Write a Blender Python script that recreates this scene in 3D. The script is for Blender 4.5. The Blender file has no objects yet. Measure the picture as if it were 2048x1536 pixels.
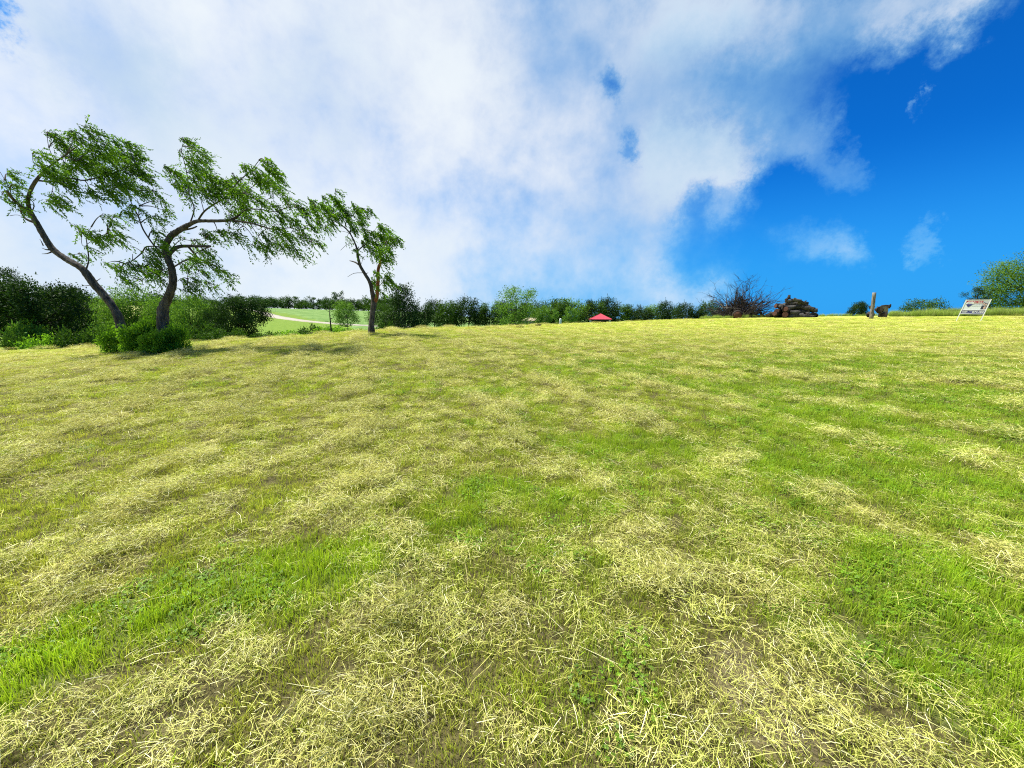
import bpy, math, random
import numpy as np
from mathutils import Vector, Matrix
R = math.radians
random.seed(7)
rng = np.random.default_rng(7)
S = bpy.context.scene
COL = S.collection

# ------------------------------------------------------------------ camera
FPX, PITCH, CAMZ = 770.0, R(10.0), 1.6
cam_d = bpy.data.cameras.new('camera')
cam = bpy.data.objects.new('camera', cam_d)
COL.objects.link(cam)
cam.location = (0, 0, CAMZ)
cam.rotation_euler = (R(90) - PITCH, 0, 0)
cam_d.sensor_width = 36.0
cam_d.lens = 36.0 * FPX / 2048.0
cam_d.clip_start = 0.05
cam_d.clip_end = 20000
S.camera = cam

def ray(x, y):
    u = (x - 1024.0) / FPX
    v = (768.0 - y) / FPX
    cp, sp = math.cos(PITCH), math.sin(PITCH)
    return np.array([u, cp + v * sp, -sp + v * cp])

def at(x, y, Y):
    d = ray(x, y)
    k = Y / d[1]
    return np.array([d[0] * k, Y, CAMZ + d[2] * k])

# ------------------------------------------------------------------ light
SUN_AZ, SUN_EL = R(-64), R(61)          # azimuth from +Y towards +X
sun_d = bpy.data.lights.new('sun', 'SUN')
sun_d.energy = 5.0
sun_d.angle = R(3.0)
sun_d.color = (1.0, 0.95, 0.86)
sun = bpy.data.objects.new('sun', sun_d)
COL.objects.link(sun)
sdir = Vector((math.sin(SUN_AZ) * math.cos(SUN_EL), math.cos(SUN_AZ) * math.cos(SUN_EL), math.sin(SUN_EL)))
sun.rotation_euler = sdir.to_track_quat('Z', 'Y').to_euler()
sun.location = (-40, 30, 60)

S.view_settings.view_transform = 'Standard'
S.view_settings.look = 'None'
S.view_settings.exposure = 0.85
S.view_settings.gamma = 1.0
S.view_settings.use_curve_mapping = False
S.render.engine = 'CYCLES'
S.cycles.use_denoising = False
S.cycles.filter_width = 1.1

class NT:
    """small helper to wire shader nodes"""
    def __init__(s, tree):
        s.t = tree
        s.n = tree.nodes
        s.l = tree.links
    def new(s, kind, **kw):
        n = s.n.new(kind)
        for k, v in kw.items():
            setattr(n, k, v)
        return n
    def put(s, sock, v):
        if isinstance(v, bpy.types.NodeSocket):
            s.l.new(v, sock)
        else:
            sock.default_value = v
    def math(s, op, a, b=None, c=None, clamp=False):
        n = s.new('ShaderNodeMath', operation=op, use_clamp=clamp)
        s.put(n.inputs[0], a)
        if b is not None: s.put(n.inputs[1], b)
        if c is not None: s.put(n.inputs[2], c)
        return n.outputs[0]
    def mix(s, fac, a, b, mode='MIX'):
        n = s.new('ShaderNodeMix', data_type='RGBA', blend_type=mode)
        s.put(n.inputs[0], fac)
        for i, v in ((6, a), (7, b)):
            if isinstance(v, tuple) and len(v) == 3: v = v + (1,)
            s.put(n.inputs[i], v)
        return n.outputs[2]
    def noise(s, vec, scale, detail=3, rough=0.5, dist=0.0):
        n = s.new('ShaderNodeTexNoise')
        if vec is not None: s.l.new(vec, n.inputs['Vector'])
        n.inputs['Scale'].default_value = scale
        n.inputs['Detail'].default_value = detail
        n.inputs['Roughness'].default_value = rough
        n.inputs['Distortion'].default_value = dist
        return n.outputs['Fac']
    def sstep(s, v, a, b):
        n = s.new('ShaderNodeMapRange', interpolation_type='SMOOTHSTEP')
        s.put(n.inputs[0], v)
        n.inputs[1].default_value = a
        n.inputs[2].default_value = b
        return n.outputs[0]
    def attr(s, name, kind='GEOMETRY'):
        return s.new('ShaderNodeAttribute', attribute_name=name, attribute_type=kind)

world = bpy.data.worlds.new('World')
S.world = world
world.use_nodes = True
w = NT(world.node_tree)
w.n.clear()
SKYK = 0.1
sky = w.new('ShaderNodeTexSky', sky_type='NISHITA')
sky.sun_disc = False
sky.sun_elevation = SUN_EL
sky.sun_rotation = SUN_AZ
sky.air_density = 1.0
sky.dust_density = 0.6
sky.ozone_density = 3.0
tc = w.new('ShaderNodeTexCoord')
dirv = tc.outputs['Generated']
sep = w.new('ShaderNodeSeparateXYZ')
w.l.new(dirv, sep.inputs[0])

def wdot(c):
    n = w.new('ShaderNodeVectorMath', operation='DOT_PRODUCT')
    w.l.new(dirv, n.inputs[0])
    n.inputs[1].default_value = tuple(c)
    return n.outputs['Value']

def blob(x, y, r, amp):
    c = ray(x, y); c = c / np.linalg.norm(c)
    c2 = ray(x, y - r); c2 = c2 / np.linalg.norm(c2)
    sig = math.acos(min(1, float(c @ c2)))
    k = 1.0 / sig ** 2
    e = w.math('EXPONENT', w.math('MULTIPLY_ADD', wdot(c), k, -k))
    return w.math('MULTIPLY', e, amp)

def total(vals):
    t = vals[0]
    for v in vals[1:]: t = w.math('ADD', t, v)
    return t

def unit(v): return v / np.linalg.norm(v)
nb = unit(np.cross(unit(ray(1310, 600)), unit(ray(1560, -40))))
if nb @ ray(400, 300) < 0: nb = -nb
wn = w.new('ShaderNodeTexNoise'); w.l.new(dirv, wn.inputs['Vector'])
wn.inputs['Scale'].default_value = 5.5; wn.inputs['Detail'].default_value = 8; wn.inputs['Roughness'].default_value = 0.68
wc = w.new('ShaderNodeVectorMath', operation='MULTIPLY_ADD')
w.l.new(wn.outputs['Color'], wc.inputs[0]); wc.inputs[1].default_value = (0.22,) * 3; wc.inputs[2].default_value = (-0.11,) * 3
wa = w.new('ShaderNodeVectorMath', operation='ADD'); w.l.new(dirv, wa.inputs[0]); w.l.new(wc.outputs[0], wa.inputs[1])
wnm = w.new('ShaderNodeVectorMath', operation='NORMALIZE'); w.l.new(wa.outputs[0], wnm.inputs[0])
plain_dir = dirv
dirv = wnm.outputs[0]
base = w.math('MULTIPLY', wdot(nb), 1.5)
base = w.math('MINIMUM', base, 0.75)
fb1 = w.noise(plain_dir, 3.2, 8, 0.56, 0.08)
fb2 = w.noise(plain_dir, 9.0, 7, 0.6, 0.1)
dens = total([base,
    blob(1430, 345, 80, 0.55), blob(1290, 290, 130, 0.30), blob(1330, 610, 90, 0.45), blob(1430, 585, 38, 0.35), blob(1200, 500, 130, 0.25),
    blob(1640, 285, 50, 0.62), blob(1690, 330, 36, 0.42), blob(1735, 362, 32, 0.55), blob(1560, 225, 80, 0.50), blob(1480, 130, 120, 0.14), blob(1590, 90, 90, 0.12), blob(1440, 20, 110, 0.55), blob(1580, 0, 90, 0.4), blob(1300, 60, 120, 0.3),
    blob(1770, 30, 80, 0.5), blob(1920, 40, 80, 0.52), blob(1680, 60, 80, 0.1), blob(1850, 110, 80, 0.30), blob(1740, 120, 70, 0.15), blob(1640, 190, 60, 0.15),
    blob(1850, 182, 13, 0.85), blob(1860, 210, 11, 0.75), blob(1874, 240, 9, 0.65),
    blob(1700, 500, 34, 0.56), blob(1640, 490, 40, 0.45), blob(1720, 540, 24, 0.4), blob(1590, 480, 30, 0.35), blob(1852, 475, 22, 0.78), blob(1872, 508, 20, 0.7), blob(1890, 530, 16, 0.4),
    blob(1455, 435, 34, 0.28), blob(1480, 420, 24, 0.1),
    blob(1225, 187, 22, -0.36), blob(1275, 290, 16, -0.28), blob(1405, 400, 40, -0.35), blob(1400, 480, 50, -0.25),
    blob(1570, 350, 40, -0.35), blob(1500, 215, 90, -0.30), blob(1640, 190, 60, -0.25), blob(1800, 170, 70, -0.3), blob(1370, 310, 70, 0.42), blob(1470, 330, 40, 0.30), blob(1970, 190, 70, -0.5), blob(1760, 220, 70, -0.25),
    blob(0, 36, 22, -0.6), blob(1970, 50, 60, 0.3), -0.26,
    w.math('MULTIPLY_ADD', fb1, 0.8, -0.40), w.math('MULTIPLY_ADD', fb2, 0.42, -0.21)])
alpha = w.sstep(dens, -0.34, 0.62)
alpha = w.math('MULTIPLY', alpha, w.math('MULTIPLY_ADD', w.sstep(dens, 0.0, 0.7), 0.4, 0.6))
shade = total([
    blob(1100, 140, 130, 0.40), blob(1350, 150, 150, 0.7), blob(1520, 180, 140, 0.75), blob(1640, 110, 90, 0.4), blob(200, 120, 120, 0.6), blob(560, 200, 150, 0.2),
    blob(900, 440, 150, 0.35), blob(1180, 430, 110, 0.45), blob(320, 470, 230, 0.25), blob(1300, 480, 120, 0.4), blob(640, 150, 120, 0.25),
    blob(1130, 300, 110, -0.4), blob(80, 190, 120, -0.3), blob(420, 50, 130, -0.3), blob(900, 320, 140, -0.25), blob(1760, 30, 70, -0.2),
    blob(700, 560, 180, -0.2), blob(1250, 590, 150, -0.35),
    w.math('MULTIPLY_ADD', fb1, 0.6, -0.28), w.math('MULTIPLY_ADD', fb2, 0.16, -0.08)])
shade = w.sstep(shade, -0.15, 1.15)
K = 1.0 / SKYK
def kk(c): return tuple(v * K for v in c)
ccol = w.mix(shade, kk((0.498, 0.53, 0.552)), kk((0.21, 0.325, 0.46)))
skyc = w.mix(1.0, sky.outputs[0], (0.014, 0.337, 0.825), 'MULTIPLY')
low = w.math('SUBTRACT', 1.0, w.sstep(sep.outputs[2], 0.0, 0.32))
skyc = w.mix(w.math('MULTIPLY', low, 0.9), skyc, kk((0.021, 0.215, 0.53)))
hs = w.new('ShaderNodeHueSaturation')
hs.inputs['Saturation'].default_value = 1.0
hs.inputs['Value'].default_value = 1.0
w.l.new(skyc, hs.inputs['Color'])
# below the horizon the dome carries the colour of the land
thin = w.mix(w.sstep(alpha, 0.05, 0.9), kk((0.185, 0.43, 0.55)), ccol)
allsky = w.mix(alpha, hs.outputs[0], thin)
bg = w.new('ShaderNodeBackground')
bg.inputs['Strength'].default_value = SKYK
w.l.new(allsky, bg.inputs['Color'])
wo = w.new('ShaderNodeOutputWorld')
w.l.new(bg.outputs[0], wo.inputs[0])

# ------------------------------------------------------------------ helpers
def tag(o, label=None, cat=None, group=None, kind=None):
    if label: o['label'] = label
    if cat: o['category'] = cat
    if group: o['group'] = group
    if kind: o['kind'] = kind
    return o

def empty(name, loc, label=None, cat=None, group=None, rz=0.0):
    o = bpy.data.objects.new(name, None)
    o.empty_display_size = 0.3
    COL.objects.link(o)
    o.location = tuple(float(v) for v in loc)
    o.rotation_euler = (0, 0, rz)
    return tag(o, label, cat, group)

def add(name, mesh, parent=None):
    o = bpy.data.objects.new(name, mesh)
    COL.objects.link(o)
    if parent is not None: o.parent = parent
    return o

def copy_tree(o, parent=None):
    c = o.copy()
    COL.objects.link(c)
    c.parent = parent
    for ch in o.children:
        copy_tree(ch, c)
    return c

def set_attr(me, name, vals, kind='FLOAT'):
    a = me.attributes.new(name, kind, 'POINT')
    vals = np.asarray(vals)
    if kind == 'FLOAT': a.data.foreach_set('value', vals.astype(np.float32))
    elif kind == 'INT': a.data.foreach_set('value', vals.astype(np.int32))
    else: a.data.foreach_set('vector', vals.astype(np.float32).ravel())

def np_mesh(name, verts, faces, mat=None, smooth=False, attrs=None):
    """faces: int array (n,3) or (n,4), or a list of such arrays"""
    me = bpy.data.meshes.new(name)
    verts = np.asarray(verts, np.float32).reshape(-1, 3)
    fl = faces if isinstance(faces, list) else [faces]
    fl = [np.asarray(f, np.int32) for f in fl if len(f)]
    me.vertices.add(len(verts))
    me.vertices.foreach_set('co', verts.ravel())
    tot = sum(f.size for f in fl)
    me.loops.add(tot)
    me.loops.foreach_set('vertex_index', np.concatenate([f.ravel() for f in fl]))
    counts = np.concatenate([np.full(len(f), f.shape[1], np.int32) for f in fl])
    starts = np.concatenate([[0], np.cumsum(counts)[:-1]]).astype(np.int32)
    me.polygons.add(len(counts))
    me.polygons.foreach_set('loop_start', starts)
    if smooth:
        me.polygons.foreach_set('use_smooth', np.ones(len(counts), bool))
    if mat is not None: me.materials.append(mat)
    for k, v in (attrs or {}).items(): set_attr(me, k, v)
    me.update(calc_edges=True)
    me.validate()
    return me

class MB:
    """collects boxes, tubes and polygons into one mesh"""
    def __init__(s): s.v = []; s.f = []
    def poly(s, pts, faces):
        b = len(s.v)
        s.v += [tuple(map(float, p)) for p in pts]
        s.f += [tuple(b + i for i in f) for f in faces]
    def box(s, c, size, M=None):
        x, y, z = [v / 2 for v in size]
        p = [Vector((sx * x, sy * y, sz * z)) for sz in (-1, 1) for sy in (-1, 1) for sx in (-1, 1)]
        if M is not None: p = [M @ q for q in p]
        p = [q + Vector(c) for q in p]
        s.poly(p, [(0, 2, 3, 1), (4, 5, 7, 6), (0, 1, 5, 4), (1, 3, 7, 5), (3, 2, 6, 7), (2, 0, 4, 6)])
    def tube(s, pts, rad, n=8, cap=True, rough=0.0, rnd=random):
        pts = [Vector(p) for p in pts]
        m = len(pts)
        b = len(s.v)
        up = Vector((0.31, 0.17, 0.93)).normalized()
        prev = None
        for i, p in enumerate(pts):
            t = (pts[min(i + 1, m - 1)] - pts[max(i - 1, 0)])
            if t.length < 1e-6: t = Vector((0, 0, 1))
            t.normalize()
            if prev is None:
                a = t.cross(up)
                if a.length < 1e-3: a = t.cross(Vector((1, 0, 0)))
            else:
                a = prev - t * prev.dot(t)
            a.normalize(); prev = a
            c = t.cross(a)
            for k in range(n):
                an = 2 * math.pi * k / n
                r = rad[i] * (1 + rough * rnd.uniform(-1, 1))
                q = p + a * (math.cos(an) * r) + c * (math.sin(an) * r)
                s.v.append((q.x, q.y, q.z))
        for i in range(m - 1):
            for k in range(n):
                k2 = (k + 1) % n
                s.f.append((b + i * n + k, b + i * n + k2, b + (i + 1) * n + k2, b + (i + 1) * n + k))
        if cap:
            s.f.append(tuple(b + k for k in range(n))[::-1])
            s.f.append(tuple(b + (m - 1) * n + k for k in range(n)))
    def mesh(s, name, mat, smooth=False):
        me = bpy.data.meshes.new(name)
        me.from_pydata(s.v, [], s.f)
        me.materials.append(mat)
        if smooth: me.polygons.foreach_set('use_smooth', [True] * len(me.polygons))
        me.update()
        return me
    def build(s, name, mat, parent=None, smooth=False):
        return add(name, s.mesh(name, mat, smooth), parent)

def spline(pts, rad, sub=4):
    """Catmull-Rom through points and radii"""
    P = [np.array(p, float) for p in pts]
    m = len(P)
    op, orr = [], []
    for i in range(m - 1):
        p0 = P[max(i - 1, 0)]; p1 = P[i]; p2 = P[i + 1]; p3 = P[min(i + 2, m - 1)]
        for k in range(sub):
            t = k / sub
            op.append(0.5 * ((2 * p1) + (-p0 + p2) * t + (2 * p0 - 5 * p1 + 4 * p2 - p3) * t * t + (-p0 + 3 * p1 - 3 * p2 + p3) * t ** 3))
            orr.append(rad[i] * (1 - t) + rad[i + 1] * t)
    op.append(P[-1]); orr.append(rad[-1])
    return op, orr

def vnoise(x, y, seed=0):
    x = np.asarray(x, float); y = np.asarray(y, float)
    ix = np.floor(x).astype(np.int64); iy = np.floor(y).astype(np.int64)
    fx = x - ix; fy = y - iy
    fx = fx * fx * (3 - 2 * fx); fy = fy * fy * (3 - 2 * fy)
    def h(a, b):
        n = (a * 374761393 + b * 668265263 + seed * 1442695041) & 0x7fffffff
        n = ((n ^ (n >> 13)) * 1274126177) & 0x7fffffff
        return ((n ^ (n >> 16)) & 0xffff) / 65535.0
    return (h(ix, iy) * (1 - fx) + h(ix + 1, iy) * fx) * (1 - fy) + (h(ix, iy + 1) * (1 - fx) + h(ix + 1, iy + 1) * fx) * fy

def fbm(x, y, seed=0, oct=4):
    t = 0; a = 0.5; n = 0
    for o in range(oct):
        t = t + a * vnoise(x * 2 ** o, y * 2 ** o, seed + o * 17); n += a; a *= 0.5
    return t / n

def sst(v, a, b):
    t = np.clip((v - a) / (b - a), 0, 1)
    return t * t * (3 - 2 * t)

# ------------------------------------------------------------------ terrain
# brow of the mown field: picture column, row of the brow, distance ahead
EDGE = [(-700, 735, 12), (0, 705.5, 14.8), (200, 699, 15.2), (320, 691, 15.8), (430, 684.5, 16.4), (540, 677, 17.4), (640, 670, 18.4), (740, 662, 19.5), (850, 658, 22), (960, 654, 26), (1100, 649.5, 32), (1200, 646, 36), (1300, 641, 40),
        (1450, 636.5, 44), (1600, 633, 44), (1742, 632, 40), (1900, 631, 35), (2048, 629, 31), (2700, 624, 20)]
_az, _re, _he = [], [], []
for x, y, Y in EDGE:
    p = at(x, y, Y)
    _az.append(math.atan2(p[0], p[1])); _re.append(math.hypot(p[0], p[1])); _he.append(p[2])
_az = np.array(_az); _re = np.array(_re); _he = np.array(_he)
def _q(r): return r * r / (r + 1.5)
def tab(az, v): return np.interp(az, _az, v)
_fx = np.array([math.atan2((x - 1024) / FPX, 1.0) for x in (-900, 0, 500, 850, 1000, 1400, 1700, 2600)])
F45 = np.array([-2.8, -2.9, -2.6, -1.8, -1.5, -1.2, -0.8, -0.6])
F80 = np.array([-1.4, -1.3, -1.4, -1.3, -1.6, -1.2, -1.6, -1.6])
F250 = np.array([6.6, 6.5, 6.3, 4.0, -2.5, -3.5, -6.0, -6.0])
F4000 = np.array([30, 30, 28, 10, -30, -70, -90, -90.0])
def H(X, Y, fine=True):
    X = np.asarray(X, float); Y = np.asarray(Y, float)
    r = np.hypot(X, Y); az = np.arctan2(X, Y)
    re = tab(az, _re); he = tab(az, _he)
    # behind the camera the slope simply carries on down
    back = sst(np.abs(az), 1.3, 2.6)
    he = he * (1 - back) - 0.6 * back; re = re * (1 - back) + 30 * back
    h_in = he * _q(np.minimum(r, re)) / _q(re)
    dr = np.maximum(r - re, 0)
    sl = he / re
    f45 = np.interp(az, _fx, F45); f80 = np.interp(az, _fx, F80); f250 = np.interp(az, _fx, F250); f4 = np.interp(az, _fx, F4000)
    drop = he - f45
    h_out = h_in + sl * dr * np.exp(-dr / 3.0) - drop * (1 - np.exp(-(dr / 13.0) ** 2))
    lr = np.log(np.maximum(r, 1))
    far = np.where(r < 80, f45 + (f80 - f45) * sst(r, 45, 80), np.where(r < 250, f80 + (f250 - f80) * (r - 80) / 170.0, f250 + (f4 - f250) * sst(lr, math.log(250), math.log(4000))))
    k = sst(dr, 14, 34)
    h = h_out * (1 - k) + far * k
    if fine:
        h = h + (fbm(X / 1.3, Y / 1.3, 3, 3) - 0.5) * 0.07 * sst(r, 0.5, 3) + (fbm(X / 9, Y / 9, 5, 2) - 0.5) * 0.12 * sst(r, 6, 20)
    return h
def Hs(x, y): return float(H(np.array([x]), np.array([y]))[0])
def re_of(X, Y): return tab(np.arctan2(X, Y), _re)

def ground_px(x, y):
    """where the sight line through a picture point meets the field"""
    d = ray(x, y)
    lo = 0.2
    prev = None
    for k in np.geomspace(0.5, 300, 1500):
        p = d * k
        z = CAMZ + p[2]
        if z < Hs(p[0], p[1]): return p[0], p[1]
    return None

# masks on the field ------------------------------------------------
WAZ = math.atan2((720 - 1024) / FPX, 1.0)          # heading of the mowing swaths
WD = (math.sin(WAZ), math.cos(WAZ)); WN = (math.cos(WAZ), -math.sin(WAZ))
GREEN = [  # column, row, half width along, half width across (metres), strength, rotation
    (570, 1115, .5, .24, 1.3), (430, 1180, .4, .2, 1.2), (280, 1240, .36, .18, 1.2), (130, 1320, .32, .16, 1.2), (20, 1380, .25, .15, 1.1),
    (1250, 890, .75, .40, 1.0), (1480, 775, 1.1, .6, .7), (1020, 1000, .7, .35, .9), (880, 1050, .5, .3, .6), (1830, 1170, .40, .32, 1.0), (1970, 1280, .35, .30, .9),
    (1900, 990, 1.0, .8, .5), (1700, 850, 1.6, 1.0, .55), (1960, 800, 2.0, 1.2, .6), (700, 1130, .35, .25, .6), (1560, 940, .9, .5, .45), (900, 780, 1.2, .6, .4),
    (640, 770, 1.2, .6, .35), (450, 890, .8, .4, .3), (1990, 1420, .3, .35, .7), (1690, 1300, .25, .2, .5), (1200, 740, 2.5, 1.2, .35), (1700, 730, 3.0, 2.0, .4),
    (130, 690, 3, 1, .2), (600, 1000, .4, .2, .3), (1120, 1110, .3, .15, .4)]
GREEN = [(*ground_px(g[0], g[1]), *g[2:]) for g in GREEN]
BARE = [(1490, 1370, .30, .22, 1.0), (1560, 1460, .30, .2, 1.0), (330, 1430, .35, .2, .8), (150, 1480, .3, .2, .5), (1650, 1140, .4, .2, .3)]
BARE = [(*ground_px(g[0], g[1]), *g[2:]) for g in BARE]
HAYP = [(1340, 1000, .8, .5, .6), (330, 1400, .7, .35, .8), (900, 1330, .5, .35, .7), (1640, 1110, .6, .3, .6), (720, 1010, .5, .5, .6), (1740, 1450, .4, .3, .5), (120, 1500, .5, .3, .8), (850, 1180, .4, .3, .5)]
HAYP = [(*ground_px(g[0], g[1]), *g[2:]) for g in HAYP]
def bumps(X, Y, L):
    t = np.zeros_like(X)
    wx = (fbm(X * 1.7, Y * 1.7, 31, 3) - .5) * .5; wy = (fbm(X * 1.7, Y * 1.7, 47, 3) - .5) * .5
    for gx, gy, a, b, s in L:
        # long axis turned across the view, slightly along the swath
        dx = X + wx - gx; dy = Y + wy - gy
        q = (dx / a) ** 2 + ((dy) / b) ** 2
        t = t + s * np.exp(-q)
    return t
def masks(X, Y):
    r = np.hypot(X, Y); az = np.arctan2(X, Y)
    s = X * WN[0] + Y * WN[1]; l = X * WD[0] + Y * WD[1]
    warp = (fbm(l / 2.6, s / 2.6, 9, 3) - .5) * 0.5
    ph = (s + warp) / 1.75
    c = np.abs((ph - np.floor(ph)) - 0.5) * 2          # 1 on the swath edge
    row = sst(c, 0.50, 0.92) * (0.45 + 0.75 * sst(fbm(l / 1.8, s / 0.7, 12, 4), .35, .65))
    patchy = sst(fbm(X / 0.55, Y / 0.55, 21, 4), 0.42, 0.68)
    left = sst(-az, -0.35, 0.75)
    rope = sst(fbm(X / 0.30, Y / 0.30, 83, 3), .44, .58)
    hay = row * (0.88 + 0.15 * left) + patchy * (0.15 + 0.06 * left) + bumps(X, Y, HAYP) * .3 + .24
    gn = sst(fbm(X / 1.9, Y / 1.9, 41, 4), 0.45, 0.72)
    g2 = sst(fbm(X / .5, Y / .5, 43, 4), .35, .7)
    green = 0.26 + 0.18 * gn + 0.28 * g2 + 0.20 * sst(az, -0.3, 0.7) - 0.10 * left * (1 - gn) + bumps(X, Y, GREEN)
    green = green - 0.3 * row * (green < 0.9)
    bare = bumps(X, Y, BARE) * .42
    hay = hay * (.30 + .9 * rope) + .10
    hay = hay * (1 - np.clip(bumps(X, Y, GREEN), 0, 1) * 0.65)
    green = green * (1 - .7 * np.clip(bumps(X, Y, BARE), 0, 1))
    gm = sst(fbm(X / .18, Y / .18, 58, 3), .3, .65)
    green = np.where(green > .6, .6 + (green - .6) * (.35 + .75 * gm), green)
    return np.clip(hay, 0, 1.4), np.clip(green, 0, 1.3), np.clip(bare, 0, 1)

# road over the meadow: centre line as picture points with a distance
ROAD = [(440, 617, 235), (470, 619, 205), (500, 623, 175), (525, 629, 150), (545, 636, 128), (580, 643, 112), (640, 648, 100), (720, 653, 93), (800, 655.5, 90), (900, 657, 88), (1000, 657, 90)]

# ------------------------------------------------------------------ materials
def mat(name):
    m = bpy.data.materials.new(name)
    m.use_nodes = True
    t = NT(m.node_tree)
    t.n.clear()
    return m, t, t.new('ShaderNodeOutputMaterial')

def pos(t):
    return t.new('ShaderNodeNewGeometry').outputs['Position']
def objpos(t):
    return t.new('ShaderNodeTexCoord').outputs['Object']

def simple(name, col, rough=0.7, var=0.25, scale=6.0, col2=None, bump=0.2, spec=0.3, stretch=None, bumpdist=0.02):
    m, t, out = mat(name)
    p = objpos(t)
    if stretch:
        mp = t.new('ShaderNodeMapping'); t.l.new(p, mp.inputs[0]); mp.inputs['Scale'].default_value = stretch; p = mp.outputs[0]
    n1 = t.noise(p, scale, 5, 0.6)
    n2 = t.noise(p, scale * 5, 4, 0.6)
    c2 = col2 or tuple(v * (1 - var) for v in col)
    c = t.mix(t.sstep(n1, 0.35, 0.65), col, c2)
    c = t.mix(t.math('MULTIPLY', t.sstep(n2, 0.4, 0.7), 0.4), c, tuple(v * 0.6 for v in col))
    b = t.new('ShaderNodeBsdfPrincipled')
    t.l.new(c, b.inputs['Base Color'])
    b.inputs['Roughness'].default_value = rough
    b.inputs['Specular IOR Level'].default_value = spec
    bp = t.new('ShaderNodeBump'); bp.inputs['Strength'].default_value = bump; bp.inputs['Distance'].default_value = bumpdist
    t.l.new(t.math('ADD', n1, t.math('MULTIPLY', n2, 0.6)), bp.inputs['Height'])
    t.l.new(bp.outputs[0], b.inputs['Normal'])
    t.l.new(b.outputs[0], out.inputs[0])
    return m

def leafy(name, dark, light, trans=0.35, scale=0.9, yellow=None):
    """foliage: each leaf its own tone, clumps vary, light passes through"""
    m, t, out = mat(name)
    r = t.attr('rnd').outputs['Fac']
    n = t.noise(objpos(t), scale, 3, 0.5)
    f = t.math('ADD', t.math('MULTIPLY', r, 0.6), t.math('MULTIPLY_ADD', n, 1.4, -0.5), clamp=True)
    c = t.mix(f, dark, light)
    if yellow: c = t.mix(t.sstep(r, 0.9, 0.97), c, yellow)
    d = t.new('ShaderNodeBsdfDiffuse'); t.l.new(c, d.inputs[0])
    tr = t.new('ShaderNodeBsdfTranslucent')
    t.l.new(t.mix(1.0, c, (1.5, 1.45, 0.7), 'MULTIPLY'), tr.inputs[0])
    g = t.new('ShaderNodeBsdfGlossy'); g.inputs['Roughness'].default_value = 0.5; g.inputs[0].default_value = (1, 1, 1, 1)
    mx = t.new('ShaderNodeMixShader'); mx.inputs[0].default_value = trans
    t.l.new(d.outputs[0], mx.inputs[1]); t.l.new(tr.outputs[0], mx.inputs[2])
    mg = t.new('ShaderNodeMixShader'); mg.inputs[0].default_value = 0.008
    t.l.new(mx.outputs[0], mg.inputs[1]); t.l.new(g.outputs[0], mg.inputs[2])
    t.l.new(mg.outputs[0], out.inputs[0])
    return m

def grassy(name, dry0, dry1, fresh0, fresh1, trans=0.35, bleach=None):
    """blades: dry/fresh by the clump's own value, root-to-tip tone, each blade a little different"""
    m, t, out = mat(name)
    tip = t.attr('tip').outputs['Fac']
    r = t.attr('rnd').outputs['Fac']
    gI = t.attr('green', 'INSTANCER').outputs['Fac']
    g = t.math('ADD', gI, t.math('MULTIPLY_ADD', r, 0.7, -0.35), clamp=True)
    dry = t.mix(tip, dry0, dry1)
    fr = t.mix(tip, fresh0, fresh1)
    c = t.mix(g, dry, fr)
    if bleach: c = t.mix(t.sstep(r, 0.80, 0.95), c, bleach); c = t.mix(t.math('SUBTRACT', 1.0, t.sstep(r, 0.05, 0.13)), c, (0.20, 0.16, 0.06))
    val = t.attr('tone', 'INSTANCER').outputs['Fac']
    hv = t.new('ShaderNodeHueSaturation'); t.l.new(c, hv.inputs['Color'])
    t.l.new(t.math('MULTIPLY', val, t.math('MULTIPLY_ADD', r, 0.5, 0.75)), hv.inputs['Value'])
    c = hv.outputs[0]
    d = t.new('ShaderNodeBsdfDiffuse'); t.l.new(c, d.inputs[0])
    tr = t.new('ShaderNodeBsdfTranslucent'); t.l.new(t.mix(1.0, c, (1.2, 1.2, 0.7), 'MULTIPLY'), tr.inputs[0])
    mx = t.new('ShaderNodeMixShader'); mx.inputs[0].default_value = trans
    t.l.new(d.outputs[0], mx.inputs[1]); t.l.new(tr.outputs[0], mx.inputs[2])
    gl = t.new('ShaderNodeBsdfGlossy'); gl.inputs['Roughness'].default_value = 0.45
    mg = t.new('ShaderNodeMixShader'); mg.inputs[0].default_value = 0.015
    t.l.new(mx.outputs[0], mg.inputs[1]); t.l.new(gl.outputs[0], mg.inputs[2])
    t.l.new(mg.outputs[0], out.inputs[0])
    return m

M_STUB = grassy('stubble', (0.12, 0.12, 0.022), (0.72, 0.75, 0.13), (0.08, 0.14, 0.01), (0.46, 0.66, 0.035), 0.45)  # dark roots and bright tips put the shade between stems into the colour
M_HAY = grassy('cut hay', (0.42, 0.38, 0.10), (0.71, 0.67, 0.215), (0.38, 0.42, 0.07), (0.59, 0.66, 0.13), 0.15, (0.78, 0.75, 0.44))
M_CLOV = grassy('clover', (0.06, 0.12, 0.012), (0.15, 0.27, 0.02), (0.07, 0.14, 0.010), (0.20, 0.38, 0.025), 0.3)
M_TALL = grassy('tall grass', (0.12, 0.17, 0.03), (0.42, 0.46, 0.16), (0.09, 0.16, 0.02), (0.32, 0.46, 0.07), 0.35)

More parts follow.
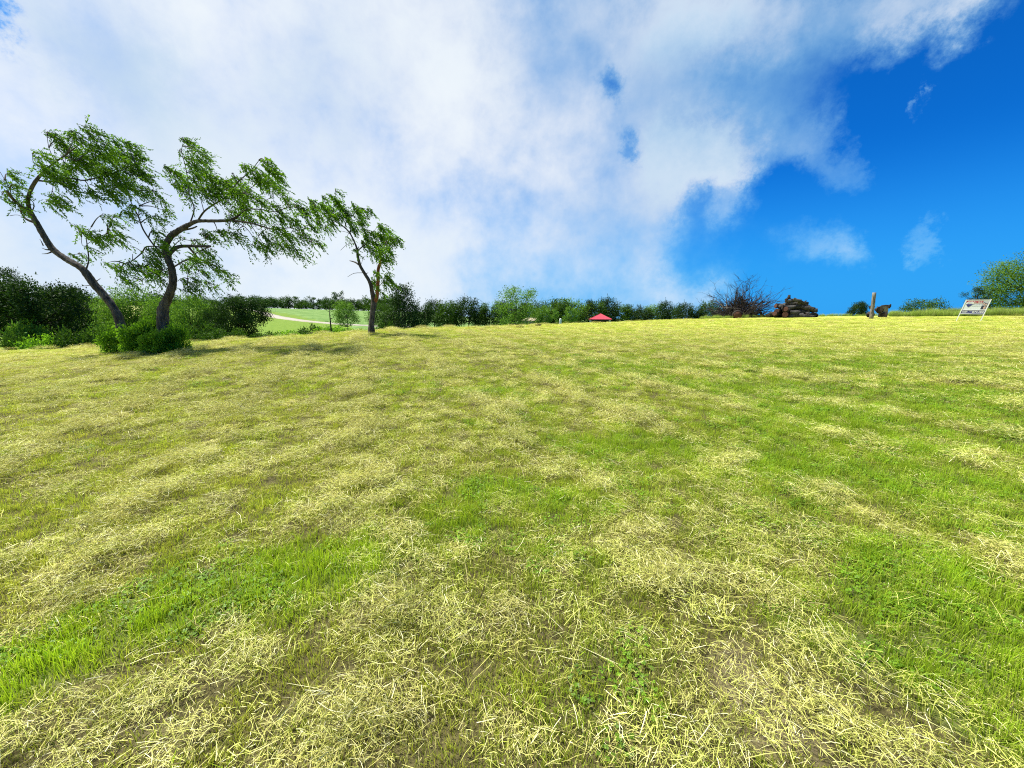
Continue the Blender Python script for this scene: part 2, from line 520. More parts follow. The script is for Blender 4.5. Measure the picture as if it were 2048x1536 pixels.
def ground_material():
    m, t, out = mat('ground')
    p = pos(t)
    hay = t.attr('hay').outputs['Fac']; gr = t.attr('green').outputs['Fac']; bare = t.attr('bare').outputs['Fac']
    mead = t.attr('meadow').outputs['Fac']; mown = t.attr('mown').outputs['Fac']; dist = t.attr('dist').outputs['Fac']
    f = t.noise(p, 28, 5, 0.7)
    f2 = t.noise(p, 5, 4, 0.6)
    f3 = t.noise(p, 0.8, 4, 0.6)
    soil = t.mix(t.sstep(f, 0.35, 0.65), (0.035, 0.030, 0.014), (0.085, 0.07, 0.035))
    dirt = t.mix(t.sstep(f, 0.3, 0.7), (0.11, 0.09, 0.05), (0.23, 0.195, 0.115))
    thatch = t.mix(t.sstep(f, 0.3, 0.7), (0.07, 0.065, 0.018), (0.22, 0.21, 0.06))
    near = t.mix(0.25, soil, thatch)  # ground tone darkened so the gaps between clumps look deep in shade
    far = t.mix(t.sstep(t.math('ADD', f2, t.math('MULTIPLY_ADD', gr, 0.5, -0.25)), 0.35, 0.65), (0.48, 0.46, 0.105), (0.35, 0.42, 0.05))
    far = t.mix(t.math('MULTIPLY', t.sstep(hay, 0.3, 1.0), 0.5), far, (0.46, 0.40, 0.15))
    c = t.mix(t.sstep(dist, 9, 34), near, far)
    c = t.mix(t.math('MULTIPLY', t.sstep(gr, 0.5, 1.1), 0.6), c, (0.10, 0.15, 0.025))
    c = t.mix(t.sstep(bare, 0.25, 0.8), c, dirt)
    # far grassland
    mp = t.new('ShaderNodeMapping'); t.l.new(p, mp.inputs[0]); mp.inputs['Scale'].default_value = (0.22, 0.08, 0.3)
    streak = t.noise(mp.outputs[0], 1.6, 6, 0.65)
    fine = t.noise(p, 1.4, 5, 0.7)
    mg = t.mix(t.sstep(streak, 0.38, 0.62), (0.10, 0.19, 0.04), (0.19, 0.29, 0.085))
    mg = t.mix(t.math('MULTIPLY', t.sstep(fine, 0.45, 0.62), 0.6), mg, (0.07, 0.145, 0.03))
    mc = t.mix(t.sstep(fine, 0.3, 0.7), (0.10, 0.18, 0.018), (0.17, 0.25, 0.035))
    mg = t.mix(mown, mg, mc)
    dry = t.attr('dry').outputs['Fac']
    mg = t.mix(dry, mg, (0.42, 0.42, 0.15))
    c = t.mix(mead, c, mg)
    b = t.new('ShaderNodeBsdfPrincipled')
    t.l.new(c, b.inputs['Base Color']); b.inputs['Roughness'].default_value = 0.95; b.inputs['Specular IOR Level'].default_value = 0.1
    bp = t.new('ShaderNodeBump'); bp.inputs['Strength'].default_value = 0.8; bp.inputs['Distance'].default_value = 0.02
    vor = t.new('ShaderNodeTexVoronoi', feature='DISTANCE_TO_EDGE'); vor.inputs['Scale'].default_value = 9.0
    wv = t.new('ShaderNodeVectorMath', operation='ADD')
    nz = t.new('ShaderNodeTexNoise'); nz.inputs['Scale'].default_value = 8; t.l.new(p, nz.inputs['Vector'])
    sc = t.new('ShaderNodeVectorMath', operation='SCALE'); t.l.new(nz.outputs['Color'], sc.inputs[0]); sc.inputs['Scale'].default_value = 0.25
    t.l.new(p, wv.inputs[0]); t.l.new(sc.outputs[0], wv.inputs[1]); t.l.new(wv.outputs[0], vor.inputs['Vector'])
    crack = t.sstep(vor.outputs['Distance'], 0.0, 0.05)
    t.l.new(t.math('ADD', f, t.math('MULTIPLY', crack, t.math('MULTIPLY', bare, 0.8))), bp.inputs['Height'])
    t.l.new(bp.outputs[0], b.inputs['Normal'])
    t.l.new(b.outputs[0], out.inputs[0])
    return m
M_GROUND = ground_material()
M_BARK = simple('bark', (0.145, 0.13, 0.112), 0.95, 0.5, 3.0, (0.05, 0.043, 0.037), 1.0, 0.1, (3.2, 3.2, 0.9), 0.06)
M_BARKD = simple('dark bark', (0.05, 0.042, 0.036), 0.95, 0.4, 3.0, (0.025, 0.02, 0.018), 0.9, 0.1, (2, 2, 0.5), 0.05)
M_BARKP = simple('pale bark', (0.24, 0.215, 0.18), 0.95, 0.4, 3.0, (0.13, 0.11, 0.09), 0.6, 0.1, (2, 2, 0.5), 0.03)
M_REDW = simple('bare heartwood', (0.30, 0.115, 0.05), 0.8, 0.3, 2.5, (0.17, 0.06, 0.03), 0.6, 0.2, (4, 4, 0.5), 0.03)
M_GREYW = simple('weathered wood', (0.24, 0.225, 0.20), 0.9, 0.4, 3.0, (0.12, 0.105, 0.09), 0.7, 0.15, (6, 6, 0.8), 0.02)
M_TWIG = simple('dead twigs', (0.065, 0.052, 0.048), 0.9, 0.4, 2.0, (0.035, 0.028, 0.027), 0.3, 0.1)
M_CLOD = simple('matted hay', (.20, .17, .07), .95, .4, 6, (.09, .075, .035))
M_LOG = simple('grey log', (0.095, 0.09, 0.085), 0.95, 0.4, 2.5, (0.022, 0.02, 0.018), 0.9, 0.1, (1, 1, 1), 0.04)
M_LOGB = simple('brown log', (0.055, 0.045, 0.040), 0.95, 0.4, 2.5, (0.022, 0.018, 0.016), 0.9, 0.1, (1, 1, 1), 0.04)
M_RUST = simple('rusty cut wood', (0.10, 0.042, 0.026), 0.85, 0.3, 4.0, (0.035, 0.018, 0.013), 0.5, 0.2)
L_HERO = leafy('feathery leaves', (0.025, 0.072, 0.008), (0.155, 0.32, 0.022), 0.45, 1.5)
L_HERO3 = leafy('fresh leaves', (0.035, 0.10, 0.009), (0.19, 0.38, 0.022), 0.45, 1.5)
L_OAK = leafy('dark oak leaves', (0.009, 0.026, 0.007), (0.042, 0.095, 0.013), 0.2, 0.6)
L_MID = leafy('green leaves', (0.016, 0.050, 0.007), (0.090, 0.185, 0.016), 0.25, 0.6)
L_LIGHT = leafy('light leaves', (0.06, 0.14, 0.018), (0.18, 0.34, 0.04), 0.3, 0.7)
L_RIGHT = leafy('bright leaves', (0.03, 0.085, 0.009), (0.16, 0.30, 0.022), 0.42, 0.6)  # greens brighter than the mid leaf mix, for the right hand tree
L_FAR = leafy('far leaves', (0.018, 0.052, 0.010), (0.080, 0.170, 0.025), 0.2, 0.2)
L_BUSH = leafy('bush leaves', (0.05, 0.14, 0.010), (0.23, 0.46, 0.03), 0.5, 1.8)

# ------------------------------------------------------------------ the land
def build_ground():
    rr = np.concatenate([np.linspace(0.0, 0.3, 2)[:-1], np.geomspace(0.3, 60, 250), np.geomspace(61, 9000, 70)])
    fa = np.linspace(R(-66), R(66), 430)
    ba = np.linspace(R(66), R(294), 90)[1:-1]
    aa = np.concatenate([fa, ba])
    A, Rr = np.meshgrid(aa, rr, indexing='ij')
    X = (Rr * np.sin(A)).ravel(); Y = (Rr * np.cos(A)).ravel()
    Z = H(X, Y)
    na, nr = len(aa), len(rr)
    i = np.arange(na)[:, None]; j = np.arange(nr - 1)[None, :]
    i2 = (i + 1) % na
    f = np.stack([i * nr + j + 0 * i, i2 * nr + j, i2 * nr + j + 1, i * nr + j + 1], -1).reshape(-1, 4)
    hay, gr, bare = masks(X, Y)
    r = np.hypot(X, Y); az = np.arctan2(X, Y)
    dr = r - re_of(X, Y)
    mead = sst(dr, 1.5, 4.0) * (np.abs(az) < 1.6)
    # the shorter, greener strip between the road and the brow
    rd = [at(*q) for q in ROAD]
    rx = np.array([math.atan2(q[0], q[1]) for q in rd]); rr_ = np.array([math.hypot(q[0], q[1]) for q in rd])
    rroad = np.interp(az, rx, rr_)
    line2 = np.interp(az, [math.atan2((x - 1024) / FPX, 1) for x in (480, 540, 640, 700)], [240, 200, 120, 100])
    mown = ((r < np.maximum(rroad, line2)) & (az < math.atan2((705 - 1024) / FPX, 1))).astype(float)
    dry = sst(-az, R(40), R(44)) * sst(r, 90, 120)
    me = np_mesh('ground', np.stack([X, Y, Z], -1), f, M_GROUND, True,
                 {'hay': hay, 'green': gr, 'bare': bare, 'meadow': mead, 'mown': mown, 'dist': r, 'dry': dry})
    o = add('ground', me)
    tag(o, kind='structure')
build_ground()

def build_road():
    M_ROAD = simple('pale gravel', (0.42, 0.385, 0.32), 0.95, 0.15, 0.6, (0.34, 0.31, 0.25), 0.3, 0.1)
    pts = [at(*q)[:2] for q in ROAD]
    P, _ = spline([(p[0], p[1], 0) for p in pts], [1] * len(pts), 10)
    P = np.array(P)[:, :2]
    T = np.gradient(P, axis=0); T /= np.linalg.norm(T, axis=1)[:, None]
    N = np.stack([-T[:, 1], T[:, 0]], -1)
    wdt = np.interp(np.arange(len(P)), [0, 35, 45, 60, len(P)], [1.5, 1.7, 2.1, 1.1, 0.95])
    V = []; F = []
    for i in range(len(P)):
        for k, s in enumerate((-1.15, -1, -.33, .33, 1, 1.15)):
            q = P[i] + N[i] * s * wdt[i]
            z = Hs(q[0], q[1]) + (0.16 if abs(s) <= 1 else -0.5)
            V.append((q[0], q[1], z))
    for i in range(len(P) - 1):
        for k in range(5):
            F.append((i * 6 + k, i * 6 + k + 1, i * 6 + 7 + k, i * 6 + 6 + k))
    o = add('dirt_road', np_mesh('dirt_road', V, np.array(F), M_ROAD, True))
    tag(o, kind='structure')
build_road()

# ------------------------------------------------------------------ leaves
def leaf_quads(C, D, N, L, Wd, rnd, fold=0.0):
    """diamond leaves: centre-of-base C, direction D, normal N (n,3), length L, width Wd"""
    Sd = np.cross(D, N); Sd /= np.maximum(np.linalg.norm(Sd, axis=1), 1e-6)[:, None]
    L = L[:, None]; Wd = Wd[:, None]
    v0 = C; v1 = C + D * L * .45 + Sd * Wd * .5; v2 = C + D * L; v3 = C + D * L * .45 - Sd * Wd * .5
    V = np.stack([v0, v1, v2, v3], 1).reshape(-1, 3)
    n = len(C)
    F = np.arange(n * 4).reshape(n, 4)
    return V, F, np.repeat(rnd, 4)

def nrm(a): return a / np.maximum(np.linalg.norm(a, axis=1), 1e-9)[:, None]

# ------------------------------------------------------------------ the three wind-bent trees on the brow
def zoom_px(z, ox, oy, sc): return (ox + z[0] / sc, oy + z[1] / sc)

def wind_tree(name, label, Y0, base_px, trunk, limbs, thin, blobs, ox, oy, sc, leafmat, wind, leaf_len, leaf_wid, per_m2, seed, barkmat, group, depth_amp=1.0):
    """trunk / limbs / thin: lists of (x, y, width) in a traced frame; blobs: (x, y, rx, ry). Each limb gets its own depth."""
    rg = np.random.default_rng(seed); rd = random.Random(seed)
    bx, by = base_px
    b0 = at(bx, by, Y0)
    gz = Hs(b0[0], b0[1])
    root = empty(name, (b0[0], b0[1], gz - 0.05), label, 'tree', group)
    O = np.array([b0[0], b0[1], gz - 0.05])
    pxm = Y0 / FPX                                  # metres per picture point at that distance
    joints = []                                     # (px, py, world, radius)
    def lift(line, dz):
        pts, rad = [], []
        for i, q in enumerate(line):
            x, y = zoom_px(q, ox, oy, sc)
            d = dz[i]
            az = math.atan2((x - 1024) / FPX, 1)
            p = at(x, y, Y0 + d)
            pts.append(p - O); rad.append(max(q[2] / sc * pxm * 0.42 * math.cos(az) ** 0.9, 0.006))
        return pts, rad
    def register(line, pts):
        for q, p in zip(line, pts):
            joints.append((q[0], q[1], p))
    # trunk
    pts, rad = lift(trunk, [0] * len(trunk))
    pts[0] = np.array([pts[0][0], 0, -0.25]) if abs(pts[0][0]) < 1.0 else pts[0] + np.array([0, 0, -0.25])
    rad[0] *= 1.25
    sp, sr = spline(pts, rad, 9)
    mb = MB(); mb.tube(sp, sr, 22, True, 0.10, rd)
    mb.build('trunk', barkmat, root, True)
    register(trunk, pts)
    def nearest(x, y):
        return min(joints, key=lambda j: (j[0] - x) ** 2 + (j[1] - y) ** 2)
    for li, item in enumerate(limbs):
        line, bm = item if isinstance(item, tuple) else (item, barkmat)
        j = nearest(*line[0][:2])
        d0 = float(j[2][1])
        slope = rd.uniform(-1, 1) * depth_amp
        if abs(slope) < .35: slope = .35 * (1 if slope > 0 else -1)
        dz = [d0 + slope * i / (len(line) - 1) for i in range(len(line))]
        pts, rad = lift(line, dz)
        pts[0] = np.array(j[2]) * .5 + pts[0] * .5
        sp, sr = spline(pts, rad, 4)
        mb = MB(); mb.tube(sp, sr, 9, True, 0.06, rd)
        mb.build('bare_branch' if bm is not barkmat else 'branch', bm, root, True)
        register(line, pts)
        # extra joints halfway
        for a, b_, pa, pb in zip(line, line[1:], pts, pts[1:]):
            joints.append(((a[0] + b_[0]) / 2, (a[1] + b_[1]) / 2, (pa + pb) / 2))
    tw = MB()
    for line in thin:
        j = nearest(*line[0][:2])
        d0 = float(j[2][1])
        dz = [d0 + rd.uniform(-.3, .3) * depth_amp * i / (len(line) - 1) for i in range(len(line))]
        pts, rad = lift(line, dz)
        pts[0] = np.array(j[2]) * .5 + pts[0] * .5
        sp, sr = spline(pts, rad, 3)
        tw.tube(sp, [max(r, 0.008) for r in sr], 5, False)
        register(line, pts)
    # foliage masses, each hung on the nearest wood by its own twig
    Cs, Ds, Ns, Ls, Ws, Rs = [], [], [], [], [], []
    w3 = np.array(wind, float); w3 /= np.linalg.norm(w3)
    for (x, y, rx, ry) in blobs:
        j = nearest(x, y)
        px, py = zoom_px((x, y), ox, oy, sc)
        d = float(j[2][1]) + rd.uniform(-.7, .7) * depth_amp
        az = math.atan2((px - 1024) / FPX, 1)
        c = at(px, py, Y0 + d) - O
        hx = rx / sc * pxm * 0.9; hz = ry / sc * pxm; hy = 0.75 * (hx * math.cos(az) + hz) * .6
        mid = (np.array(j[2]) + c) / 2 + np.array([0, 0, .06])
        sp, sr = spline([j[2], mid, c], [0.022, 0.014, 0.007], 4)
        tw.tube(sp, sr, 4, False)
        nsp = max(6, int(per_m2 * 1.15 * (hx * hz) * math.pi / 8))
        # sprays: feathery twigs blown downwind, each with a double row of leaflets
        st = rg.normal(0, 0.37, (nsp, 3)); st = st * np.array([hx, hy, hz]) + c
        dr = w3 + rg.normal(0, 0.36, (nsp, 3)); dr = nrm(dr)
        ln = rg.uniform(0.8, 1.5, nsp) * leaf_len * 3.2
        for k in range(min(nsp, 5)):
            q = st[k]
            tw.tube([c, (c + q) / 2 + np.array([0, 0, .03]), q], [0.006, 0.005, 0.004], 3, False)
        tone = rg.uniform(0, 1, nsp) * .6 + rd.random() * .35
        nl = 9
        for t in np.linspace(0.0, 1.0, nl):
            base = st + dr * (ln * t)[:, None] + np.array([0, 0, -1.0]) * (0.18 * ln * t * t)[:, None]
            for s in (-1, 1):
                ld = nrm(dr * .8 + rg.normal(0, .5, (nsp, 3)) + np.array([0, 0, -.25]))
                nn = nrm(rg.normal(0, 1, (nsp, 3)) + np.array([0, 0, .6]))
                Cs.append(base); Ds.append(ld); Ns.append(nn)
                Ls.append(rg.uniform(.6, 1.2, nsp) * leaf_len); Ws.append(rg.uniform(.7, 1.2, nsp) * leaf_wid)
                Rs.append(np.clip(tone + rg.normal(0, .12, nsp), 0, 1))
    tag(tw.build('twigs', barkmat, root, True), kind='stuff')
    V, F, rn = leaf_quads(np.concatenate(Cs), np.concatenate(Ds), np.concatenate(Ns), np.concatenate(Ls), np.concatenate(Ws), np.concatenate(Rs))
    add('crown', np_mesh('crown', V, F, leafmat, False, {'rnd': rn}), root)
    return root

S1 = 3.072
T1_trunk = [(748, 1360, 84), (738, 1310, 74), (700, 1220, 62), (640, 1140, 64), (570, 1060, 72), (505, 975, 60), (405, 915, 56), (320, 850, 56), (268, 770, 50), (222, 690, 48), (185, 625, 44)]
T1_limbs = [[(185, 630, 40), (172, 560, 32), (190, 490, 32), (228, 425, 28), (280, 370, 20), (340, 320, 14), (405, 275, 12), (470, 225, 8), (520, 190, 5)],
            [(185, 625, 36), (120, 585, 28), (70, 535, 26), (45, 498, 20)],
            [(225, 440, 18), (330, 440, 15), (430, 420, 14), (520, 432, 12), (650, 400, 11), (745, 372, 8), (830, 330, 5)],
            [(400, 285, 11), (470, 312, 10), (505, 285, 9), (560, 250, 7), (640, 230, 5)],
            [(548, 1000, 15), (545, 920, 11), (535, 830, 9), (532, 775, 6), (560, 720, 4)]]
T1_thin = [[(200, 690, 30), (160, 670, 22), (130, 630, 10), (110, 605, 6)], [(320, 870, 22), (285, 858, 12), (258, 848, 5)], [(320, 880, 18), (290, 882, 10), (258, 884, 4)], [(275, 820, 12), (250, 800, 5), (244, 795, 3)],
           [(70, 535, 9), (60, 480, 7), (30, 430, 5), (0, 380, 4)], [(120, 585, 7), (100, 520, 5), (140, 515, 4)], [(160, 670, 5), (110, 645, 4), (60, 650, 2)], [(200, 640, 12), (210, 590, 9), (200, 560, 5)],
           [(590, 1060, 10), (610, 1040, 6), (616, 1034, 3)], [(555, 1090, 8), (520, 1080, 5), (503, 1072, 3)], [(545, 930, 5), (520, 880, 4), (480, 885, 3), (430, 890, 2)], [(535, 840, 5), (505, 830, 4), (500, 780, 3)],
           [(535, 820, 5), (600, 780, 4), (660, 760, 3)], [(405, 275, 8), (440, 210, 6), (450, 140, 4)], [(340, 320, 8), (300, 230, 5), (290, 150, 4)], [(560, 250, 6), (540, 180, 4), (580, 140, 3)], [(280, 370, 7), (210, 330, 5), (200, 270, 3)], [(330, 440, 6), (320, 500, 4), (300, 560, 3)], [(650, 400, 6), (720, 470, 5), (830, 490, 4), (940, 500, 3)]]
T1_blobs = [(300,140,36,46),(345,195,55,50),(230,270,55,40),(255,350,75,45),(440,140,55,50),(520,105,55,25),(585,140,65,30),(420,240,80,60),(560,240,110,60),(700,190,70,35),(780,210,45,35),(680,270,110,60),(810,280,70,55),(520,330,110,60),(640,360,110,60),(780,350,110,60),(870,400,55,45),(640,450,100,50),(740,440,100,50),(830,480,80,40),(940,500,45,30),(560,500,60,40),(690,520,50,45),(400,330,80,55),(330,400,75,50),(400,440,75,30),(330,520,60,40),(285,565,55,25),(375,590,25,20),(450,500,35,25),
            (45,390,42,38),(25,440,35,30),(15,520,35,28),(95,460,30,22),(75,570,32,28),(130,610,22,25),(140,530,30,22),
            (465,710,30,28),(505,755,40,30),(560,770,50,40),(610,790,40,40),(650,770,50,30),(690,740,40,30),(665,690,30,30),(735,810,30,14),(530,850,25,25),(430,885,36,10),(500,890,22,10),(630,640,36,22),(700,650,35,25)]
wind_tree('leaning_tree', 'tall tree at far left whose long trunk leans hard to the left', 14.2, (243, 672), T1_trunk, T1_limbs, T1_thin, T1_blobs, 0, 220, S1, L_HERO, (.72, .1, -.42), 0.105, 0.036, 700, 11, M_BARK, None, 1.1)

S2 = 3.4139
def z1to2(q):
    x, y = q[0] / S1 + 0, q[1] / S1 + 220
    return ((x - 300) * S2, (y - 250) * S2) + tuple(v * S2 / S1 for v in q[2:])
T2_trunk = [(70, 1350, 108), (88, 1290, 96), (120, 1190, 76), (155, 1085, 66), (148, 980, 60), (118, 900, 56), (106, 830, 52), (142, 760, 52), (205, 715, 48), (270, 678, 38), (330, 656, 30), (430, 655, 27), (540, 650, 24), (602, 622, 16)]
T2_limbs = [[(550, 650, 18), (680, 668, 15), (760, 690, 13), (860, 715, 11), (960, 702, 8), (1040, 742, 5), (1100, 800, 4)],
            [(600, 625, 14), (660, 577, 11), (760, 577, 9), (860, 592, 7), (950, 560, 5), (1040, 570, 3)],
            [(325, 650, 16), (370, 590, 15), (440, 540, 13), (520, 490, 12), (600, 390, 9), (690, 310, 7), (745, 240, 4)],
            [(275, 670, 13), (302, 570, 11), (270, 480, 9), (260, 380, 8), (240, 275, 6), (215, 180, 4), (230, 110, 3)],
            [(124, 900, 42), (150, 860, 40), (195, 832, 34), (262, 826, 30), (340, 828, 26), (415, 828, 22)],
            [(262, 836, 22), (305, 880, 20), (335, 915, 14), (380, 940, 8), (430, 990, 5)],
            [(172, 965, 14), (240, 925, 13), (330, 912, 12), (380, 935, 7)],
            [z1to2(q) for q in [(1000, 900, 18), (945, 830, 14), (880, 735, 12), (848, 650, 10), (800, 555, 7), (790, 500, 4)]],
            [(150, 990, 10), (90, 985, 9), (0, 1020, 7), (-60, 1060, 4)]]
T2_thin = [[(520, 490, 8), (640, 465, 6), (705, 418, 4)], [(760, 577, 7), (770, 530, 6), (840, 488, 4)], [(560, 655, 9), (640, 690, 7), (700, 760, 5), (720, 830, 3)], [(680, 668, 7), (740, 760, 5), (800, 850, 3)], [(860, 715, 6), (930, 790, 4), (1000, 860, 3)], [(305, 880, 12), (360, 850, 12), (412, 832, 8)], [(335, 915, 10), (270, 985, 9), (255, 1050, 5)], [(240, 722, 20), (290, 705, 16), (320, 692, 12)], [(370, 600, 8), (350, 520, 6), (330, 450, 4)], [(440, 540, 7), (400, 450, 5), (380, 360, 3)], [(270, 480, 6), (190, 400, 5), (140, 330, 3)], [(600, 390, 6), (560, 330, 4)], [(140, 830, 10), (210, 785, 7), (300, 790, 5), (380, 770, 3)],
           [z1to2(q) for q in [(1010, 850, 12), (905, 838, 12), (870, 880, 12), (800, 937, 6)]], [z1to2(q) for q in [(880, 870, 8), (840, 850, 5), (800, 832, 3)]], [z1to2(q) for q in [(830, 910, 7), (815, 885, 4)]], [z1to2(q) for q in [(850, 690, 6), (800, 660, 5), (735, 655, 3)]], [z1to2(q) for q in [(848, 650, 5), (855, 590, 4), (840, 540, 3)]], [z1to2(q) for q in [(1000, 975, 9), (930, 1000, 7), (880, 1040, 6), (875, 1070, 4)]], [z1to2(q) for q in [(950, 985, 5), (850, 960, 4), (760, 940, 3)]], [(340, 920, 5), (330, 1000, 4), (400, 1080, 3)], [(380, 935, 5), (450, 960, 4), (500, 1010, 3)]]
T2_blobs = [(220,90,42,32),(260,120,55,50),(320,180,55,45),(345,235,45,45),(200,180,28,32),(270,240,70,55),(120,290,45,22),(165,330,60,45),(165,400,55,38),(230,400,75,65),(300,330,80,60),(370,330,65,50),(440,380,80,55),(350,430,80,60),(240,490,36,30),(430,460,85,60),(520,385,70,40),(580,355,50,35),(540,440,65,60),(620,440,70,60),(650,280,38,40),(700,330,75,60),(785,245,45,45),(815,305,55,55),(780,380,80,65),(845,420,50,50),(600,540,70,60),(540,590,55,60),(700,500,60,45),(640,620,45,45),(750,600,65,45),(830,545,60,40),(920,505,60,42),(990,545,55,42),(1050,590,50,50),(880,620,65,50),(970,640,65,50),(1080,680,40,40),(1110,785,40,40),(1010,735,60,40),(930,740,60,40),(840,690,60,35),(780,740,60,45),(720,790,45,45),(850,800,60,42),(780,840,50,32),(660,820,20,30),(930,820,50,42),(1005,865,40,28),(465,730,42,42),(540,720,50,40),(590,745,30,30),
            (350,740,50,40),(310,790,50,32),(425,750,26,50),(360,860,70,42),(270,900,60,50),(220,950,50,50),(400,930,50,42),(450,990,42,42),(500,1000,30,32),(340,1000,50,32),(380,1080,42,32),(430,1110,22,22),(260,1110,60,40),(300,1060,50,32),(215,1060,32,42),(520,1050,20,9),(140,740,16,26)]
T2_blobs += [z1to2(q) for q in [(760,620,45,28),(800,590,40,28),(900,640,45,20),(955,655,40,30),(1000,615,36,20),(940,740,45,28),(975,790,40,40),(900,860,45,36),(960,870,50,50),(655,940,40,22),(720,960,50,32),(790,940,50,32),(740,1030,30,40),(850,960,50,42),(900,930,50,42),(880,1000,40,42),(960,1000,50,50),(800,1050,28,22),(960,930,40,40),(990,560,30,20),(1010,350,26,22)]]
wind_tree('leaning_tree', 'broad crooked tree with twisted trunk and a long branch reaching right', 14.0, (322, 668), T2_trunk, T2_limbs, T2_thin, T2_blobs, 300, 250, S2, L_HERO, (.66, .1, -.5), 0.105, 0.036, 700, 12, M_BARK, None, 1.3)

S3 = 4.8
T3_trunk = [(683, 1450, 76), (686, 1400, 64), (694, 1300, 56), (710, 1170, 66), (694, 1080, 46), (672, 985, 40), (622, 900, 34), (578, 822, 32), (556, 735, 28), (550, 670, 22), (520, 590, 17), (480, 512, 15), (430, 458, 14), (340, 400, 11), (250, 350, 9), (155, 245, 6), (80, 190, 4)]
T3_limbs = [([(718, 1190, 46), (738, 1120, 42), (746, 1040, 40), (750, 950, 38), (750, 870, 36), (768, 800, 28), (775, 760, 22)], M_REDW),
            [(552, 690, 16), (600, 640, 14), (660, 590, 11), (720, 555, 8), (770, 500, 5)],
            [(430, 458, 11), (452, 390, 9), (510, 340, 7), (545, 280, 4)],
            [(578, 825, 22), (530, 790, 18), (478, 775, 9)],
            [(340, 400, 9), (320, 300, 7), (340, 200, 5), (340, 110, 3)]]
T3_thin = [[(595, 882, 8), (520, 895, 6), (457, 930, 3)], [(600, 640, 8), (660, 690, 6), (720, 720, 4)], [(540, 760, 12), (545, 700, 10), (565, 640, 8)], [(510, 620, 4), (450, 620, 3), (390, 675, 2)], [(600, 790, 4), (610, 740, 3), (630, 730, 2)], [(640, 900, 10), (655, 890, 5)], [(750, 1030, 8), (800, 980, 5), (870, 960, 3)], [(742, 1000, 8), (700, 960, 5), (710, 900, 3)], [(250, 350, 5), (200, 300, 4), (180, 230, 3)], [(770, 800, 8), (780, 700, 6), (830, 600, 4)], [(340, 400, 5), (300, 430, 4), (250, 450, 3)], [(480, 512, 4), (400, 490, 3), (310, 490, 2)], [(660, 590, 5), (690, 520, 4), (750, 440, 3)], [(300, 350, 5), (270, 250, 4), (290, 150, 3)]]
T3_blobs = [(340,100,30,28),(290,140,40,40),(220,160,30,40),(340,200,50,50),(95,195,42,42),(110,255,50,40),(190,240,50,50),(270,260,60,50),(380,255,50,50),(160,335,42,42),(160,400,42,30),(250,330,50,42),(340,330,65,50),(430,310,50,50),(250,450,42,30),(300,410,32,32),(440,370,42,32),(500,225,30,42),(540,280,42,40),(600,280,42,30),(650,285,36,30),(500,420,40,40),(560,400,40,40),(600,470,42,30),(490,460,32,32),(560,320,32,32),(595,350,22,40),(590,590,32,42),(630,540,42,40),(700,500,50,42),(760,440,50,40),(820,470,42,42),(770,530,70,50),(850,540,60,50),(910,560,32,45),(800,600,60,42),(700,600,60,50),(660,640,50,32),(760,660,60,50),(840,660,42,40),(730,720,42,32),(780,770,42,32),(830,730,30,42),(690,700,32,32),(620,520,32,32),(450,550,16,18),(520,670,12,24),
            (720,900,30,42),(700,960,42,42),(820,920,50,50),(860,970,42,22),(800,970,42,32),(720,1020,30,22),(790,1085,18,9),(890,990,22,12)]
wind_tree('forked_tree', 'slim forked tree with one red barkless stem and small clumped crowns, alone on the brow', 18.6, (742, 660), T3_trunk, T3_limbs, T3_thin, T3_blobs, 600, 360, S3, L_HERO3, (.50, .05, -.50), 0.10, 0.046, 900, 13, M_BARK, None, 0.9)

# ------------------------------------------------------------------ ordinary trees and shrubs
def crown_leaves(rg, lobes, n, leaf, squash=0.5):
    """leaf-sized faces spread through a set of lobes (cx, cy, cz, rx, ry, rz)"""
    lb = np.array(lobes)
    wgt = lb[:, 3] * lb[:, 5]; wgt = wgt / wgt.sum()
    k = rg.choice(len(lb), n, p=wgt)
    u = nrm(rg.normal(0, 1, (n, 3)))
    rad = rg.uniform(0, 1, n) ** 0.42
    # ragged lobes: the shell is pushed in and out by lumps of its own
    lump = 1 + 0.30 * np.sin(u[:, 0] * 5.1 + k * 2.3) * np.sin(u[:, 1] * 4.3 + k) + 0.22 * np.sin(u[:, 2] * 7.7 + k * 1.7)
    P = lb[k, :3] + u * rad[:, None] * lump[:, None] * lb[k, 3:6]
    P += rg.normal(0, leaf * .6, (n, 3))
    D = nrm(u * .6 + rg.normal(0, .8, (n, 3)) + np.array([0, 0, -.15]))
    N = nrm(u * squash + rg.normal(0, .6, (n, 3)) + np.array([0, 0, .9]))
    tone = np.clip(0.25 + 0.35 * ((k * 0.618) % 1) + rg.normal(0, .2, n), 0, 1)
    return leaf_quads(P, D, N, rg.uniform(.6, 1.4, n) * leaf, rg.uniform(.6, 1.2, n) * leaf * .62, tone)

